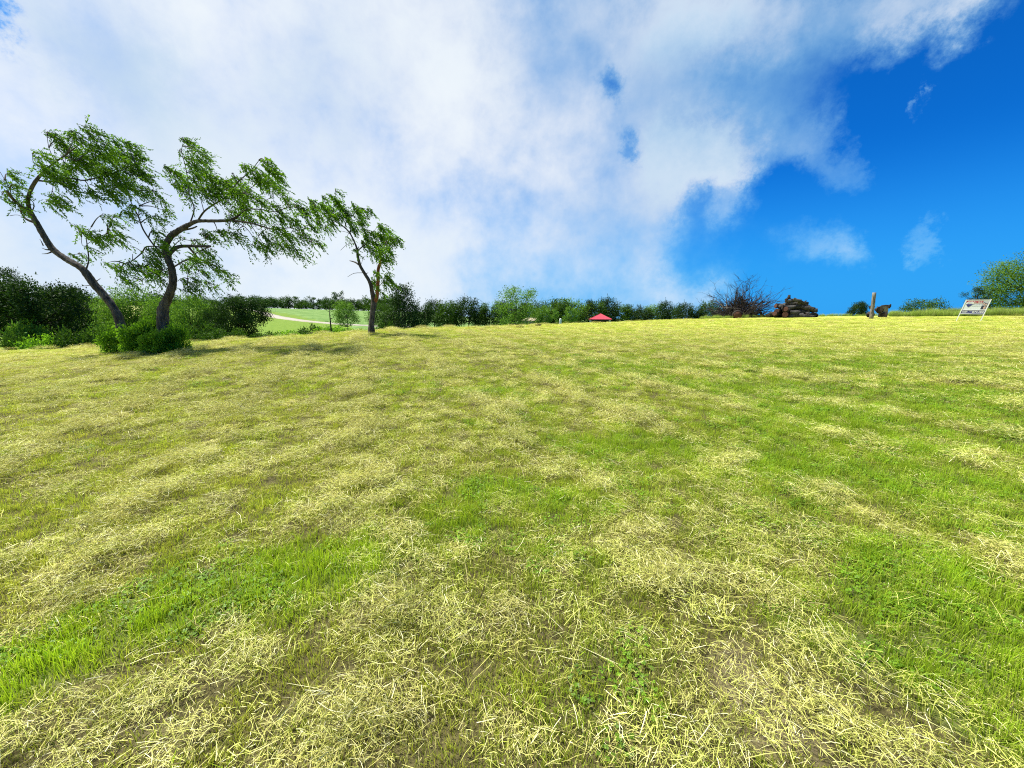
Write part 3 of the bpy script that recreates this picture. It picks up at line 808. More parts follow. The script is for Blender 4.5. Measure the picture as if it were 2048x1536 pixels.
PROTO = {}
def make_proto(key, name, seed, h, width, trunk_h, nl, n, leaf, lmat, bmat, style='round', stems=1, dead=0):
    """builds parts once (mesh data), real size, base at the origin"""
    rg = np.random.default_rng(seed); rd = random.Random(seed)
    lobes = []
    hw = width / 2
    for i in range(nl):
        a = i * 2.39996 + rd.uniform(-.3, .3)
        f = (i + .5) / nl
        if style == 'round':
            zz = trunk_h + (h - trunk_h) * (0.15 + 0.73 * f)
            prof = math.sqrt(max(0.05, 1 - ((f - .38) / .68) ** 2))
            rr = hw * prof * rd.uniform(.45, .8)
            s = hw * rd.uniform(.26, .44)
        elif style == 'spread':
            zz = trunk_h + (h - trunk_h) * rd.uniform(.2, .85)
            rr = hw * rd.uniform(.2, .85)
            s = hw * rd.uniform(.2, .34)
        elif style == 'airy':
            zz = trunk_h + (h - trunk_h) * (0.05 + 0.9 * f)
            rr = hw * (1 - .35 * f) * rd.uniform(.25, .95)
            s = hw * rd.uniform(.13, .30)
        elif style == 'cone':
            zz = trunk_h + (h - trunk_h) * (0.08 + 0.86 * f)
            rr = hw * (1.0 - .75 * f) * rd.uniform(.4, .8)
            s = hw * (.42 - .22 * f) * rd.uniform(.8, 1.2)
        else:   # bush
            rr = hw * math.sqrt(f) * .95
            zz = h * rd.uniform(.10, 1.0) * (1.0 - .5 * (rr / hw) ** 2)
            s = min(hw * .34, h * .26) * rd.uniform(.6, 1.15)
        lobes.append((math.cos(a) * rr, math.sin(a) * rr, zz, s, s, s * rd.uniform(.55, .9)))
    # fit the stated size
    top = max(l[2] + l[5] * 1.15 for l in lobes)
    lobes = [(l[0], l[1], l[2] * h / top, l[3], l[4], l[5]) for l in lobes]
    V, F, rn = crown_leaves(rg, lobes, n, leaf)
    meshes = [('crown', np_mesh(key + '_crown', V, F, lmat, False, {'rnd': rn}))]
    mb = MB()
    tr = max(0.035 * h ** .9 * (1 / stems ** .5), .03) * .62
    forks = []
    for s in range(stems):
        lean = rd.uniform(-.12, .12) * h if stems == 1 else (s - (stems - 1) / 2) * .18 * h / stems + rd.uniform(-.05, .05) * h
        p0 = np.array([lean * .12 + (s - (stems - 1) / 2) * tr * 2, 0, -.6])
        p2 = np.array([lean * .5, rd.uniform(-.05, .05) * h, max(trunk_h * 1.1, h * .3)])
        p1 = (p0 + p2) / 2 + np.array([rd.uniform(-.02, .02) * h, rd.uniform(-.02, .02) * h, 0])
        p3 = np.array([lean, 0, h * .72])
        sp, sr = spline([p0, p1, p2, p3], [tr * 1.25, tr, tr * .8, tr * .25], 4)
        mb.tube(sp, sr, 7, True, .06, rd)
        forks += [p1 * .3 + p2 * .7, p2, (p2 + p3) / 2]
    meshes.append(('trunk', mb.mesh(key + '_trunk', bmat, True)))
    mb = MB()
    for i, l in enumerate(lobes):
        c = np.array(l[:3])
        f = min(forks, key=lambda q: np.linalg.norm(q - c) + (2 if q[2] > c[2] else 0))
        m = f * .5 + c * .5 + np.array([0, 0, -.04 * h])
        sp, sr = spline([f, m, c], [tr * .45, tr * .3, tr * .12], 3)
        mb.tube(sp, sr, 5, False, .08, rd)
        for q in range(2 + dead):
            e = c + nrm(rg.normal(0, 1, (1, 3)))[0] * l[3] * (1.0 if q < 2 else 1.35)
            mb.tube([c, (c + e) / 2 + np.array([0, 0, .03 * h]), e], [tr * .12, tr * .08, tr * .04], 3, False)
    meshes.append(('limbs', mb.mesh(key + '_limbs', bmat, True)))
    PROTO[key] = (name, meshes, h, width)

make_proto('oak1', 'oak_tree', 1, 8.5, 8.0, 2.2, 26, 15000, .22, L_OAK, M_BARKD, 'spread')
make_proto('oak2', 'oak_tree', 2, 9.0, 7.5, 2.4, 24, 15000, .22, L_OAK, M_BARKD, 'round')
make_proto('oak3', 'oak_tree', 3, 7.0, 8.0, 1.8, 26, 13000, .22, L_OAK, M_BARKD, 'spread')
make_proto('oakairy', 'oak_tree', 4, 9.0, 6.5, 2.0, 26, 6500, .18, L_OAK, M_BARKD, 'airy')
make_proto('mid1', 'broadleaf_tree', 5, 7.5, 7.5, 1.0, 24, 13000, .21, L_MID, M_BARKD, 'round')
make_proto('mid2', 'broadleaf_tree', 6, 7.0, 8.5, .8, 26, 13000, .21, L_MID, M_BARKD, 'spread')
make_proto('light1', 'broadleaf_tree', 7, 5.5, 4.6, 1.4, 22, 6500, .16, L_LIGHT, M_BARKP, 'round')
make_proto('cedar', 'broadleaf_tree', 8, 7.5, 6.5, .8, 28, 11000, .20, L_OAK, M_BARKP, 'cone', 3, 1)
make_proto('big', 'broadleaf_tree', 9, 9.0, 9.5, .8, 34, 26000, .17, L_RIGHT, M_BARKD, 'round')
make_proto('line1', 'treeline_tree', 21, 7.0, 6.5, .8, 20, 5200, .27, L_OAK, M_BARKD, 'round')
make_proto('line2', 'treeline_tree', 22, 6.5, 7.0, .6, 20, 5200, .27, L_OAK, M_BARKD, 'spread')
make_proto('line3', 'treeline_tree', 23, 6.5, 5.5, .6, 18, 4600, .26, L_MID, M_BARKD, 'round')
make_proto('line4', 'treeline_tree', 24, 6.0, 6.0, .5, 18, 3600, .26, L_LIGHT, M_BARKP, 'airy', 2, 1)
make_proto('line5', 'treeline_tree', 26, 6.5, 5.5, .6, 18, 4200, .25, L_LIGHT, M_BARKD, 'round')
make_proto('mid3', 'broadleaf_tree', 27, 7.5, 7.5, 1.0, 26, 11000, .20, L_LIGHT, M_BARKD, 'round')
make_proto('wispy', 'broadleaf_tree', 25, 9.0, 10.0, .8, 34, 7200, .22, L_LIGHT, M_BARKD, 'airy', 3, 3)
make_proto('far1', 'far_tree', 31, 8.0, 10.0, .3, 16, 2600, .55, L_FAR, M_BARKD, 'round')
make_proto('far2', 'far_tree', 32, 7.0, 11.0, .3, 16, 2600, .55, L_MID, M_BARKD, 'spread')
make_proto('far3', 'far_tree', 33, 9.0, 8.0, .3, 16, 2300, .5, L_FAR, M_BARKD, 'airy')
make_proto('bush1', 'shrub', 41, 1.6, 2.2, 0, 26, 5600, .13, L_BUSH, M_BARKD, 'bush', 3)
make_proto('bush2', 'shrub', 42, 1.4, 2.4, 0, 16, 3600, .12, L_MID, M_BARKD, 'bush', 3)
make_proto('bush3', 'shrub', 43, 1.5, 2.0, 0, 14, 3200, .12, L_LIGHT, M_BARKD, 'bush', 3)

def place(key, x, ytop, Y, wpx, label, cat='tree', group=None, name=None, rz=None, ybase=None, sink=0.1):
    nm, meshes, h, width = PROTO[key]
    d = ray(x, 620)
    X = d[0] * Y / d[1]
    gz = Hs(X, Y) - sink
    zt = at(x, ytop, Y)[2]
    hh = max(zt - gz, 0.3)
    az = math.atan2(X, Y)
    ww = wpx * Y / FPX * math.cos(az) * 1.25
    o = empty(name or nm, (X, Y, gz), label, cat, group, random.uniform(0, 6.28) if rz is None else rz)
    o.scale = (ww / width, ww / width, hh / h)
    for part, me in meshes:
        add(part, me, o)
    return o

# the dark wood in the dip on the left
WOOD = 'trees in the dip behind the leaning trees'
place('oakairy', 22, 530, 44, 120, 'tallest dark tree at the left end of the wood with an airy ragged top', group=WOOD)
place('oak1', 78, 550, 30, 210, 'dark oak showing a black forked trunk under its low crown, far left below the wood', group=WOOD, rz=.4)
place('oak2', 0, 590, 33, 150, 'dark rounded tree cut by the left picture edge', group=WOOD)
place('mid1', 150, 580, 48, 130, 'dark green tree behind the middle of the left leaning trunk', group=WOOD)
place('oak3', 120, 566, 42, 110, 'dark spreading tree between the black forked oak and the leaning trunk', group=WOOD)
place('mid3', 200, 600, 40, 100, 'low green tree hidden partly by the foot of the left leaning trunk', group=WOOD)
place('mid3', 272, 566, 38, 140, 'green tree in the gap between the two leaning trunks', group=WOOD)
place('oak2', 330, 580, 44, 90, 'dark tree directly behind the twisted trunk', group=WOOD)
place('mid3', 385, 580, 34, 100, 'mid green tree just right of the twisted trunk', group=WOOD)
place('oak1', 478, 588, 29, 104, 'dark spreading oak with a visible trunk and level branch, right end of the wood', group=WOOD, rz=2.2)
place('oak3', 425, 612, 32, 60, 'low dark tree touching the level branched oak on its left', group=WOOD)
place('mid3', 235, 592, 36, 90, 'pale green tree filling the space left of the twisted trunk', group=WOOD)
place('mid3', 322, 590, 37, 90, 'pale green tree straight behind the twisted trunk foot', group=WOOD)
place('mid2', 412, 598, 36, 90, 'low green tree filling between the twisted trunk and the level branched oak', group=WOOD)
SH = 'shrubs along the far side of the brow'
FOOT = ['leafy shrub at the foot of the wood against the left picture edge', 'brighter leafy shrub left of the black oak trunk foot', 'leafy shrub right of the black oak trunk foot', 'leafy shrub left of the bright bushes, foot of the wood', 'light shrub behind the others under the black forked oak',
        'light shrub just behind the left leaning trunk foot', 'dark shrub behind the gap between the two leaning trunks', 'dark shrub right of the twisted trunk foot behind the bright bushes', 'low dark shrub at the foot of the level branched oak']
ROWS = ['leftmost low shrub of the brow row, right of the level branched oak', 'low shrub under the pale road bend, second of the brow row', 'bright low shrub of the brow row under the narrow road', 'low dark shrub midway along the brow row', 'darker upright shrub left of the thin dead stem', 'bright low shrub round the foot of the thin dead stem',
        'bright low shrub under the small round light green tree', 'low shrub between the round tree and the forked tree', 'small dark shrub in the meadow just right of the forked trunk']
for i, (x, yt, wd, Y, k) in enumerate([(15, 660, 80, 24, 'bush2'), (70, 668, 80, 24, 'bush1'), (125, 655, 90, 25, 'bush2'), (180, 650, 90, 26, 'bush2'), (60, 640, 100, 28, 'bush3'), (215, 640, 70, 28, 'bush3'), (290, 640, 90, 25, 'bush2'), (385, 645, 80, 24, 'bush2'), (440, 655, 70, 22, 'bush2')]):
    place(k, x, yt, Y, wd, FOOT[i], 'shrub', 'shrubs at the foot of the wood')
for i, (x, yt, wd, Y, k) in enumerate([(500, 664, 60, 24, 'bush2'), (540, 662, 60, 25, 'bush2'), (575, 660, 55, 25, 'bush1'), (607, 655, 55, 26, 'bush2'), (632, 648, 45, 28, 'bush2'), (655, 650, 50, 26, 'bush1'), (685, 655, 50, 26, 'bush1'), (712, 656, 45, 27, 'bush1'), (765, 640, 34, 42, 'bush2')]):
    place(k, x, yt, Y, wd, ROWS[i], 'shrub', SH)
# the bush round the feet of the leaning trees
for (x, yt, wd, Y, lab) in [(222, 652, 60, 14.0, 'bright green bush left of the leaning trunk base'), (262, 644, 58, 13.7, 'bright green bush right at the leaning trunk base'), (300, 628, 62, 14.1, 'bright green bush between the two trunk bases, tallest of the clump'), (342, 646, 48, 13.8, 'bright green bush at the right end of the clump under the twisted tree'), (312, 655, 66, 13.4, 'low bright bush in front of the twisted trunk base')]:
    place('bush1', x, yt, Y, wd, lab, 'bush', 'bushes at the feet of the leaning trees', 'bush')
# small tree, dead stem and dark tree by the forked tree
place('light1', 690, 597, 60, 46, 'small round light green tree standing alone in the meadow left of the forked tree')
place('cedar', 806, 566, 48, 92, 'dark bushy tree with pale thin stems just right of the forked tree')
place('mid1', 762, 604, 70, 46, 'dark green tree peeping out behind the forked trunk')
place('line3', 783, 612, 66, 40, 'green tree tucked behind the pale stemmed dark tree')
def snag():
    p = at(662, 668, 25); gz = Hs(p[0], p[1])
    o = empty('dead_sapling', (p[0], p[1], gz - .1), 'thin dark dead stem rising from the shrub row left of the round tree', 'tree')
    ht = at(664, 612, 25)[2] - gz
    mb = MB(); mb.tube([(0, 0, 0), (.03, 0, ht * .4), (.02, 0, ht * .8), (.06, 0, ht + .1)], [.05, .045, .03, .01], 6, True, .1); mb.build('trunk', M_BARKD, o, True)
    mb = MB()
    rd = random.Random(3)
    for i in range(16):
        z = ht * rd.uniform(.25, .98); s = rd.choice((-1, 1)); l = rd.uniform(.1, .32)
        mb.tube([(.03, 0, z), (.03 + s * l * .6, rd.uniform(-.2, .2), z + .08), (.03 + s * l, rd.uniform(-.2, .2), z + rd.uniform(0, .25))], [.014, .01, .005], 4, False)
    mb.build('twigs', M_BARKD, o)
snag()
# the row of trees along the middle
ML = 'row of dark trees beyond the middle of the field'
rowlab = 'dark green tree in the continuous row beyond the middle of the field'
ROWL = {846: 'dark tree of the row touching the pale stemmed bushy tree', 868: 'rounded dark tree at the left start of the row', 893: 'broad dark tree, third along from the bushy pale stemmed tree', 912: 'narrow low green tree in the left half of the row',
        934: 'tall rounded dark tree in the left half of the row', 958: 'low tree in the dip between two taller dark trees, left half of row', 976: 'tall dark tree two left of the wispy light tree', 1000: 'green tree leaning on the wispy light tree at its left', 1016: 'dark tree right behind the left side of the wispy tree',
        1084: 'green tree just right of the tan building', 1106: 'dark tree between the tan building and the white marker', 1124: 'dark rounded tree straight above the white marker post', 1146: 'tallest broad dark tree of the row behind the light sapling', 1172: 'dark tree at the left edge of the red roof',
        1196: 'green tree straight behind the red roof', 1214: 'dark broad tree behind the right slope of the red roof', 1240: 'dark tree next right from the red roof', 1264: 'low broad tree, second right from the red roof', 1288: 'low green tree midway between red roof and brush pile, left one',
        1306: 'green tree midway between red roof and brush pile, right one', 1330: 'dark tree with a raised tip between red roof and brush pile', 1346: 'low green tree right of the raised tip tree', 1368: 'tall dark tree three left of the brush pile', 1392: 'broad dark tree two left of the brush pile',
        1414: 'green tree at the left edge of the brush pile', 1440: 'dark tree behind the left half of the brush pile', 1040: 'dark tree hidden behind the middle of the wispy tree', 1062: 'dark tree rising behind the tan building'}
for (x, yt, wd, Y, k) in [(846, 606, 50, 70, 'line2'), (868, 600, 46, 78, 'line1'), (893, 602, 46, 76, 'line2'), (912, 607, 36, 84, 'line3'), (934, 599, 46, 78, 'line1'), (958, 608, 36, 82, 'line2'), (976, 599, 46, 80, 'line1'), (1000, 603, 40, 84, 'line3'), (1016, 600, 40, 76, 'line1'),
                          (1084, 611, 46, 80, 'line3'), (1106, 601, 46, 82, 'line1'), (1124, 596, 46, 80, 'line1'), (1146, 592, 52, 84, 'line2'), (1172, 598, 42, 86, 'line1'), (1196, 600, 44, 90, 'line3'), (1214, 599, 46, 92, 'line2'), (1240, 606, 44, 96, 'line1'), (1264, 610, 44, 100, 'line2'), (1288, 611, 40, 96, 'line3'), (1306, 607, 46, 100, 'line3'), (1330, 605, 36, 90, 'line1'),
                          (1346, 611, 40, 92, 'line3'), (1368, 603, 38, 84, 'line1'), (1392, 606, 44, 84, 'line2'), (1414, 604, 44, 84, 'line3'), (1440, 606, 40, 78, 'line1'), (1040, 604, 50, 90, 'line2'), (1062, 606, 50, 92, 'line1')]:
    rv = random.Random(x)
    place(k if rv.random() < .45 else rv.choice(('line1', 'line3', 'line3', 'line5', 'line2')), x, yt + rv.uniform(-8, 6), Y, wd * rv.uniform(.82, 1.12), ROWL[x], 'tree', ML)
place('wispy', 1036, 570, 64, 112, 'light green tree with a thin wispy top rising above the middle of the tree row', rz=.7)
place('line4', 1143, 612, 70, 34, 'light green sapling in front of the dark row, left of the red roof')
place('line4', 1096, 612, 62, 40, 'light green sapling beside the tan house')
# far treeline over the meadow
FL = 'far treeline above the meadow'
for i, x in enumerate(range(392, 800, 15)):
    rd = random.Random(i * 7 + 1)
    yt = 592 + rd.uniform(-3, 6) + (4 if x > 600 else 0)
    place(rd.choice(('far1', 'far2', 'far3', 'far1')), x + rd.uniform(-4, 4), yt, 250 + rd.uniform(-10, 25), rd.uniform(26, 38), 'distant green tree in the far line along the top of the meadow', 'tree', FL)
for (x, yt) in [(678, 583), (772, 592)]:
    place('far3', x, yt, 228, 30, 'taller distant tree standing above the far treeline left of the forked tree' if x < 700 else 'taller distant tree behind the forked trunk', 'tree')
for i, x in enumerate(range(-90, 392, 24)):
    rd = random.Random(i * 5 + 2)
    place(rd.choice(('far1', 'far2')), x, 597 + rd.uniform(-3, 4), 255 + rd.uniform(0, 25), 44, 'distant green tree in the far line along the top of the meadow', 'tree', FL)
# right side
place('oak3', 1712, 601, 52, 42, 'small dark round tree just left of the leaning post', sink=.6)
place('mid1', 1847, 594, 50, 92, 'low wide green bush tree between the post and the sign', sink=.6)
place('big', 2038, 505, 36, 190, 'big bright green tree at the right picture edge behind the sign', sink=.3, rz=1.0)
place('oakairy', 1952, 572, 35, 70, 'thin leaved sprawling tree limbs behind the sign top', sink=.3, rz=.3)

# ------------------------------------------------------------------ mown grass, cut hay, clover
def blade_patch(name, n, radius, hr, wr, lean, seed, mat_, bend=0.35):
    rg = np.random.default_rng(seed)
    a = rg.uniform(0, 2 * np.pi, n); rad = radius * np.sqrt(rg.uniform(0, 1, n))
    c = np.stack([np.cos(a) * rad, np.sin(a) * rad, np.full(n, -.008)], -1)
    h = rg.uniform(*hr, n); wd = rg.uniform(*wr, n)
    d = rg.uniform(0, 2 * np.pi, n); ln = np.abs(rg.normal(0, lean, n))
    D = np.stack([np.cos(d), np.sin(d), np.zeros(n)], -1)
    sd = rg.uniform(0, 2 * np.pi, n)
    Sv = np.stack([np.cos(sd), np.sin(sd), np.zeros(n)], -1)
    up = np.array([0, 0, 1.0])
    m = c + up * (h * .55)[:, None] + D * (h * ln * .4)[:, None]
    t = c + up * (h * (1 - bend * np.minimum(ln, 1.2) * .5))[:, None] + D * (h * ln)[:, None]
    W2 = wd[:, None] / 2
    V = np.stack([c - Sv * W2, c + Sv * W2, m - Sv * W2 * .85, m + Sv * W2 * .85, t - Sv * W2 * .22, t + Sv * W2 * .22], 1).reshape(-1, 3)
    b = np.arange(n)[:, None] * 6
    F = np.concatenate([b + [0, 1, 3, 2], b + [2, 3, 5, 4]])
    rnd = np.repeat(rg.uniform(0, 1, n), 6)
    return np_mesh(name, V, F, mat_, False, {'tip': np.tile([0, 0, .6, .6, 1, 1], n), 'rnd': rnd})

def straw_patch(name, n, radius, lr, wr, zr, seed, mat_, align=None):
    rg = np.random.default_rng(seed)
    a = rg.uniform(0, 2 * np.pi, n); rad = radius * np.sqrt(rg.uniform(0, 1, n))
    z = rg.uniform(0, 1, n) ** 1.3 * (1 - (rad / radius) ** 2 * .6) * (zr[1] - zr[0]) + zr[0]
    c = np.stack([np.cos(a) * rad, np.sin(a) * rad, z], -1)
    d = rg.uniform(0, 2 * np.pi, n) if align is None else rg.normal(align, .55, n)
    p = rg.normal(0, .20, n)
    D = np.stack([np.cos(d) * np.cos(p), np.sin(d) * np.cos(p), np.sin(p)], -1)
    L = rg.uniform(0, 1, n) ** 2.0 * (lr[1] - lr[0]) + lr[0]
    wd = rg.uniform(*wr, n)
    tw = rg.normal(0, .5, n)
    Sv = np.stack([-np.sin(d) * np.cos(tw), np.cos(d) * np.cos(tw), np.sin(tw)], -1)
    cv = np.stack([-np.sin(d), np.cos(d), np.zeros(n)], -1) * (rg.normal(0, .05, n) * L)[:, None] + np.array([0, 0, 1]) * (np.abs(rg.normal(0, .05, n)) * L)[:, None]
    W2 = wd[:, None] / 2
    P0 = c - D * (L / 2)[:, None]; P1 = c + cv; P2 = c + D * (L / 2)[:, None]
    P0[:, 2] = np.maximum(P0[:, 2], .001); P2[:, 2] = np.maximum(P2[:, 2], .001)
    V = np.stack([P0 - Sv * W2, P0 + Sv * W2, P1 - Sv * W2, P1 + Sv * W2, P2 - Sv * W2 * .5, P2 + Sv * W2 * .5], 1).reshape(-1, 3)
    b = np.arange(n)[:, None] * 6
    F = np.concatenate([b + [0, 1, 3, 2], b + [2, 3, 5, 4]])
    return np_mesh(name, V, F, mat_, False, {'tip': np.full(n * 6, .7), 'rnd': np.repeat(rg.uniform(0, 1, n), 6)})

def clover_patch(name, n, radius, seed, mat_):
    rg = np.random.default_rng(seed)
    V = []; F = []; T = []; Rn = []
    for i in range(n):
        a = rg.uniform(0, 6.28); q = radius * math.sqrt(rg.uniform()); h = rg.uniform(.015, .05)
        c = np.array([math.cos(a) * q, math.sin(a) * q, h]); r0 = rg.uniform(0, 6.28); rn = rg.uniform()
        tl = rg.normal(0, .25, 2)
        for k in range(3):
            an = r0 + k * 2.094; s = rg.uniform(.0035, .0075)
            u = np.array([math.cos(an), math.sin(an), 0]); v = np.array([-u[1], u[0], 0])
            b = len(V)
            for (x, y) in ((0, 0), (.5, .45), (1.05, .5), (1.2, 0), (1.05, -.5), (.5, -.45)):
                p = c + u * x * s * 1.4 + v * y * s * 1.6
                p[2] += (p[0] - c[0]) * tl[0] + (p[1] - c[1]) * tl[1] + .15 * s * abs(y)
                V.append(p); T.append(.8 - .4 * (x < .2)); Rn.append(rn)
            F.append((b, b + 1, b + 2, b + 3)); F.append((b, b + 3, b + 4, b + 5))
    return np_mesh(name, V, np.array(F), mat_, False, {'tip': T, 'rnd': Rn})

def variant_collection(name, meshes):
    c = bpy.data.collections.new(name)
    for i, me in enumerate(meshes):
        o = bpy.data.objects.new(f'{name}_{chr(97 + i)}', me)
        c.objects.link(o)
    return c

def scatter(name, pts, rot, scl, var, attrs, coll):
    me = bpy.data.meshes.new(name)
    me.vertices.add(len(pts))
    me.vertices.foreach_set('co', np.asarray(pts, np.float32).ravel())
    set_attr(me, 'rot', rot, 'FLOAT_VECTOR'); set_attr(me, 'scl', scl, 'FLOAT_VECTOR'); set_attr(me, 'var', var, 'INT')
    for k, v in attrs.items(): set_attr(me, k, v)
    o = add(name, me)
    ng = bpy.data.node_groups.new(name, 'GeometryNodeTree')
    ng.interface.new_socket(name='Geometry', in_out='INPUT', socket_type='NodeSocketGeometry')
    ng.interface.new_socket(name='Geometry', in_out='OUTPUT', socket_type='NodeSocketGeometry')
    gi = ng.nodes.new('NodeGroupInput'); go = ng.nodes.new('NodeGroupOutput')
    ip = ng.nodes.new('GeometryNodeInstanceOnPoints')
    ci = ng.nodes.new('GeometryNodeCollectionInfo')
    ci.inputs['Collection'].default_value = coll
    ci.inputs['Separate Children'].default_value = True
    ci.inputs['Reset Children'].default_value = True
    def na(nm, ty):
        n = ng.nodes.new('GeometryNodeInputNamedAttribute'); n.data_type = ty
        n.inputs['Name'].default_value = nm
        return n.outputs['Attribute']
    L = ng.links
    L.new(gi.outputs[0], ip.inputs['Points'])
    L.new(ci.outputs[0], ip.inputs['Instance'])
    ip.inputs['Pick Instance'].default_value = True
    L.new(na('var', 'INT'), ip.inputs['Instance Index'])
    L.new(na('rot', 'FLOAT_VECTOR'), ip.inputs['Rotation'])
    L.new(na('scl', 'FLOAT_VECTOR'), ip.inputs['Scale'])
    L.new(ip.outputs[0], go.inputs[0])
    md = o.modifiers.new('scatter', 'NODES'); md.node_group = ng
    tag(o, kind='stuff')
    return o

def field_points(n_near, r0, r1, r2, fall, seed, amax=R(100)):
    """points thick near the viewer and thinner (but larger) with distance"""
    rg = np.random.default_rng(seed)
    rr = np.linspace(r0, r2, 4000)
    dens = n_near * np.minimum(1, (r1 / rr) ** fall)
    cdf = np.cumsum(dens * rr) * (rr[1] - rr[0]) * 2 * amax
    n = int(cdf[-1])
    r = np.interp(rg.uniform(0, cdf[-1], n), cdf, rr)
    az = rg.uniform(-amax, amax, n)
    ok = r < tab(az, _re) + 2.5
    r = r[ok]; az = az[ok]
    return np.stack([r * np.sin(az), r * np.cos(az)], -1), r, rg

def lay(P, dz=0.0):
    return np.stack([P[:, 0], P[:, 1], H(P[:, 0], P[:, 1]) + dz], -1)
def tilt_rot(P, rg):
    n = len(P)
    return np.stack([rg.normal(0, .06, n), rg.normal(0, .06, n), rg.uniform(0, 6.283, n)], -1)

# stubble: short upright stems, dry to fresh
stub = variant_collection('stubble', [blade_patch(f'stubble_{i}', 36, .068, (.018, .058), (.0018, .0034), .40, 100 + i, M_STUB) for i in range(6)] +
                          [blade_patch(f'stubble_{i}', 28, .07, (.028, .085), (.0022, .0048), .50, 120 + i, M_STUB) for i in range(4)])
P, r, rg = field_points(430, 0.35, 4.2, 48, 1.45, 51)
hay, gr, bare = masks(P[:, 0], P[:, 1])
keep = rg.uniform(0, 1, len(P)) < (1 - .9 * np.clip(bare * 1.2, 0, 1)) * (1 - .18 * np.clip(hay, 0, 1)) * (1 - .35 * np.clip(gr - .55, 0, 1) * sst(fbm(P[:, 0] / .25, P[:, 1] / .25, 91, 3), .35, .6))
P, r, hay, gr, bare = P[keep], r[keep], hay[keep], gr[keep], bare[keep]
n = len(P)
ks = np.minimum(1.0 + np.maximum(r - 4.5, 0) / 13, 3.0)
hz = (0.8 + 0.6 * np.clip(gr - .3, 0, .9)) * rg.uniform(.75, 1.25, n) * np.interp(r, [0, 8, 20, 40], [1, 1.15, .9, .7])
var = np.where(rg.uniform(0, 1, n) < np.clip(gr - .25, 0, .9), rg.integers(6, 10, n), rg.integers(0, 6, n))
tone = np.clip(.96 + .40 * (fbm(P[:, 0] / .35, P[:, 1] / .35, 61, 3) - .5) + rg.normal(0, .08, n), .5, 1.3)
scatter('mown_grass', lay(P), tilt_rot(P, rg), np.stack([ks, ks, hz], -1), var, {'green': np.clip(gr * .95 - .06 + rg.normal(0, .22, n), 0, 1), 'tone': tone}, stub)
print('stubble', n)

# cut hay lying on top, heaped along the swaths
hayc = variant_collection('hay', [straw_patch(f'hay_{i}', 110, .12, (.010, .085), (.0007, .0024), (.006, .05), 200 + i, M_HAY) for i in range(6)])
P, r, rg = field_points(240, 0.35, 4.5, 48, 1.5, 52)
hay, gr, bare = masks(P[:, 0], P[:, 1])
keep = rg.uniform(0, 1, len(P)) < np.clip(.05 + .95 * hay ** 1.25 + .25 * np.clip(bare, 0, 1), 0, 1) * np.interp(r, [1, 4, 12, 40], [.50, .60, .70, .62])
P, r, hay, gr = P[keep], r[keep], hay[keep], gr[keep]
n = len(P)
ks = np.minimum(1.0 + np.maximum(r - 4.5, 0) / 14, 2.8) * rg.uniform(.8, 1.2, n)
lift_ = .010 + .11 * np.clip(hay - .35, 0, .8) * rg.uniform(.25, 1, n)
hzz = (0.7 + 1.1 * np.clip(hay - .4, 0, 1)) * np.interp(r, [0, 6, 10, 22, 40], [1, 1.5, 2.1, 1.9, 1.0])
tone = np.clip(.92 + .45 * (fbm(P[:, 0] / .3, P[:, 1] / .3, 65, 3) - .5) + rg.normal(0, .1, n), .5, 1.3)
scatter('cut_hay', lay(P, lift_), tilt_rot(P, rg), np.stack([ks, ks, hzz], -1), rg.integers(0, 6, n), {'green': np.clip(.30 + .35 * gr + rg.normal(0, .3, n), 0, 1), 'tone': tone}, hayc)
print('hay', n)

# matted lumps along the swaths, tall enough to shade the stubble beside them
def mound_patch(name, n, radius, ht, seed):
    rg = np.random.default_rng(seed)
    a = rg.uniform(0, 2 * np.pi, n); q = radius * np.sqrt(rg.uniform(0, 1, n))
    top = ht * (1 - (q / radius) ** 2) * (0.75 + 0.35 * np.sin(a * 2 + seed) * (q / radius))
    c = np.stack([np.cos(a) * q * 1.25, np.sin(a) * q * .8, top * rg.uniform(.25, 1.05, n)], -1)
    d = rg.uniform(0, 2 * np.pi, n); p = rg.normal(0, .28, n)
    D = np.stack([np.cos(d) * np.cos(p), np.sin(d) * np.cos(p), np.sin(p)], -1)
    L = rg.uniform(.03, .12, n); wd = rg.uniform(.002, .0045, n)
    tw = rg.normal(0, .6, n)
    Sv = np.stack([-np.sin(d) * np.cos(tw), np.cos(d) * np.cos(tw), np.sin(tw)], -1)
    m = c + np.array([0, 0, 1]) * (L * .06)[:, None]
    P0 = c - D * (L / 2)[:, None]; P2 = c + D * (L / 2)[:, None]
    P0[:, 2] = np.maximum(P0[:, 2], 0); P2[:, 2] = np.maximum(P2[:, 2], 0)
    W2 = wd[:, None] / 2
    V = np.stack([P0 - Sv * W2, P0 + Sv * W2, m - Sv * W2, m + Sv * W2, P2 - Sv * W2 * .6, P2 + Sv * W2 * .6], 1).reshape(-1, 3)
    b = np.arange(n)[:, None] * 6
    return np_mesh(name, V, np.concatenate([b + [0, 1, 3, 2], b + [2, 3, 5, 4]]), M_HAY, False, {'tip': np.repeat(np.clip(.5 + .5 * c[:, 2] / ht, 0, 1), 6), 'rnd': np.repeat(rg.uniform(0, 1, n), 6)})  # straws low in the lump get a darker colour, as painted shade
mnd = variant_collection('mound', [mound_patch(f'mound_{i}', 170, .13, .085, 260 + i) for i in range(6)])
P, r, rg = field_points(26, 1.6, 6, 47, 0.75, 58)
hay, gr, bare = masks(P[:, 0], P[:, 1])
lump = sst(fbm(P[:, 0] / .7, P[:, 1] / .7, 99, 3), .42, .62)
keep = rg.uniform(0, 1, len(P)) < np.clip((hay - .25) * 1.3, 0, 1) * (.12 + .88 * lump) * np.interp(r, [1.6, 5, 47], [.25, .7, 1])
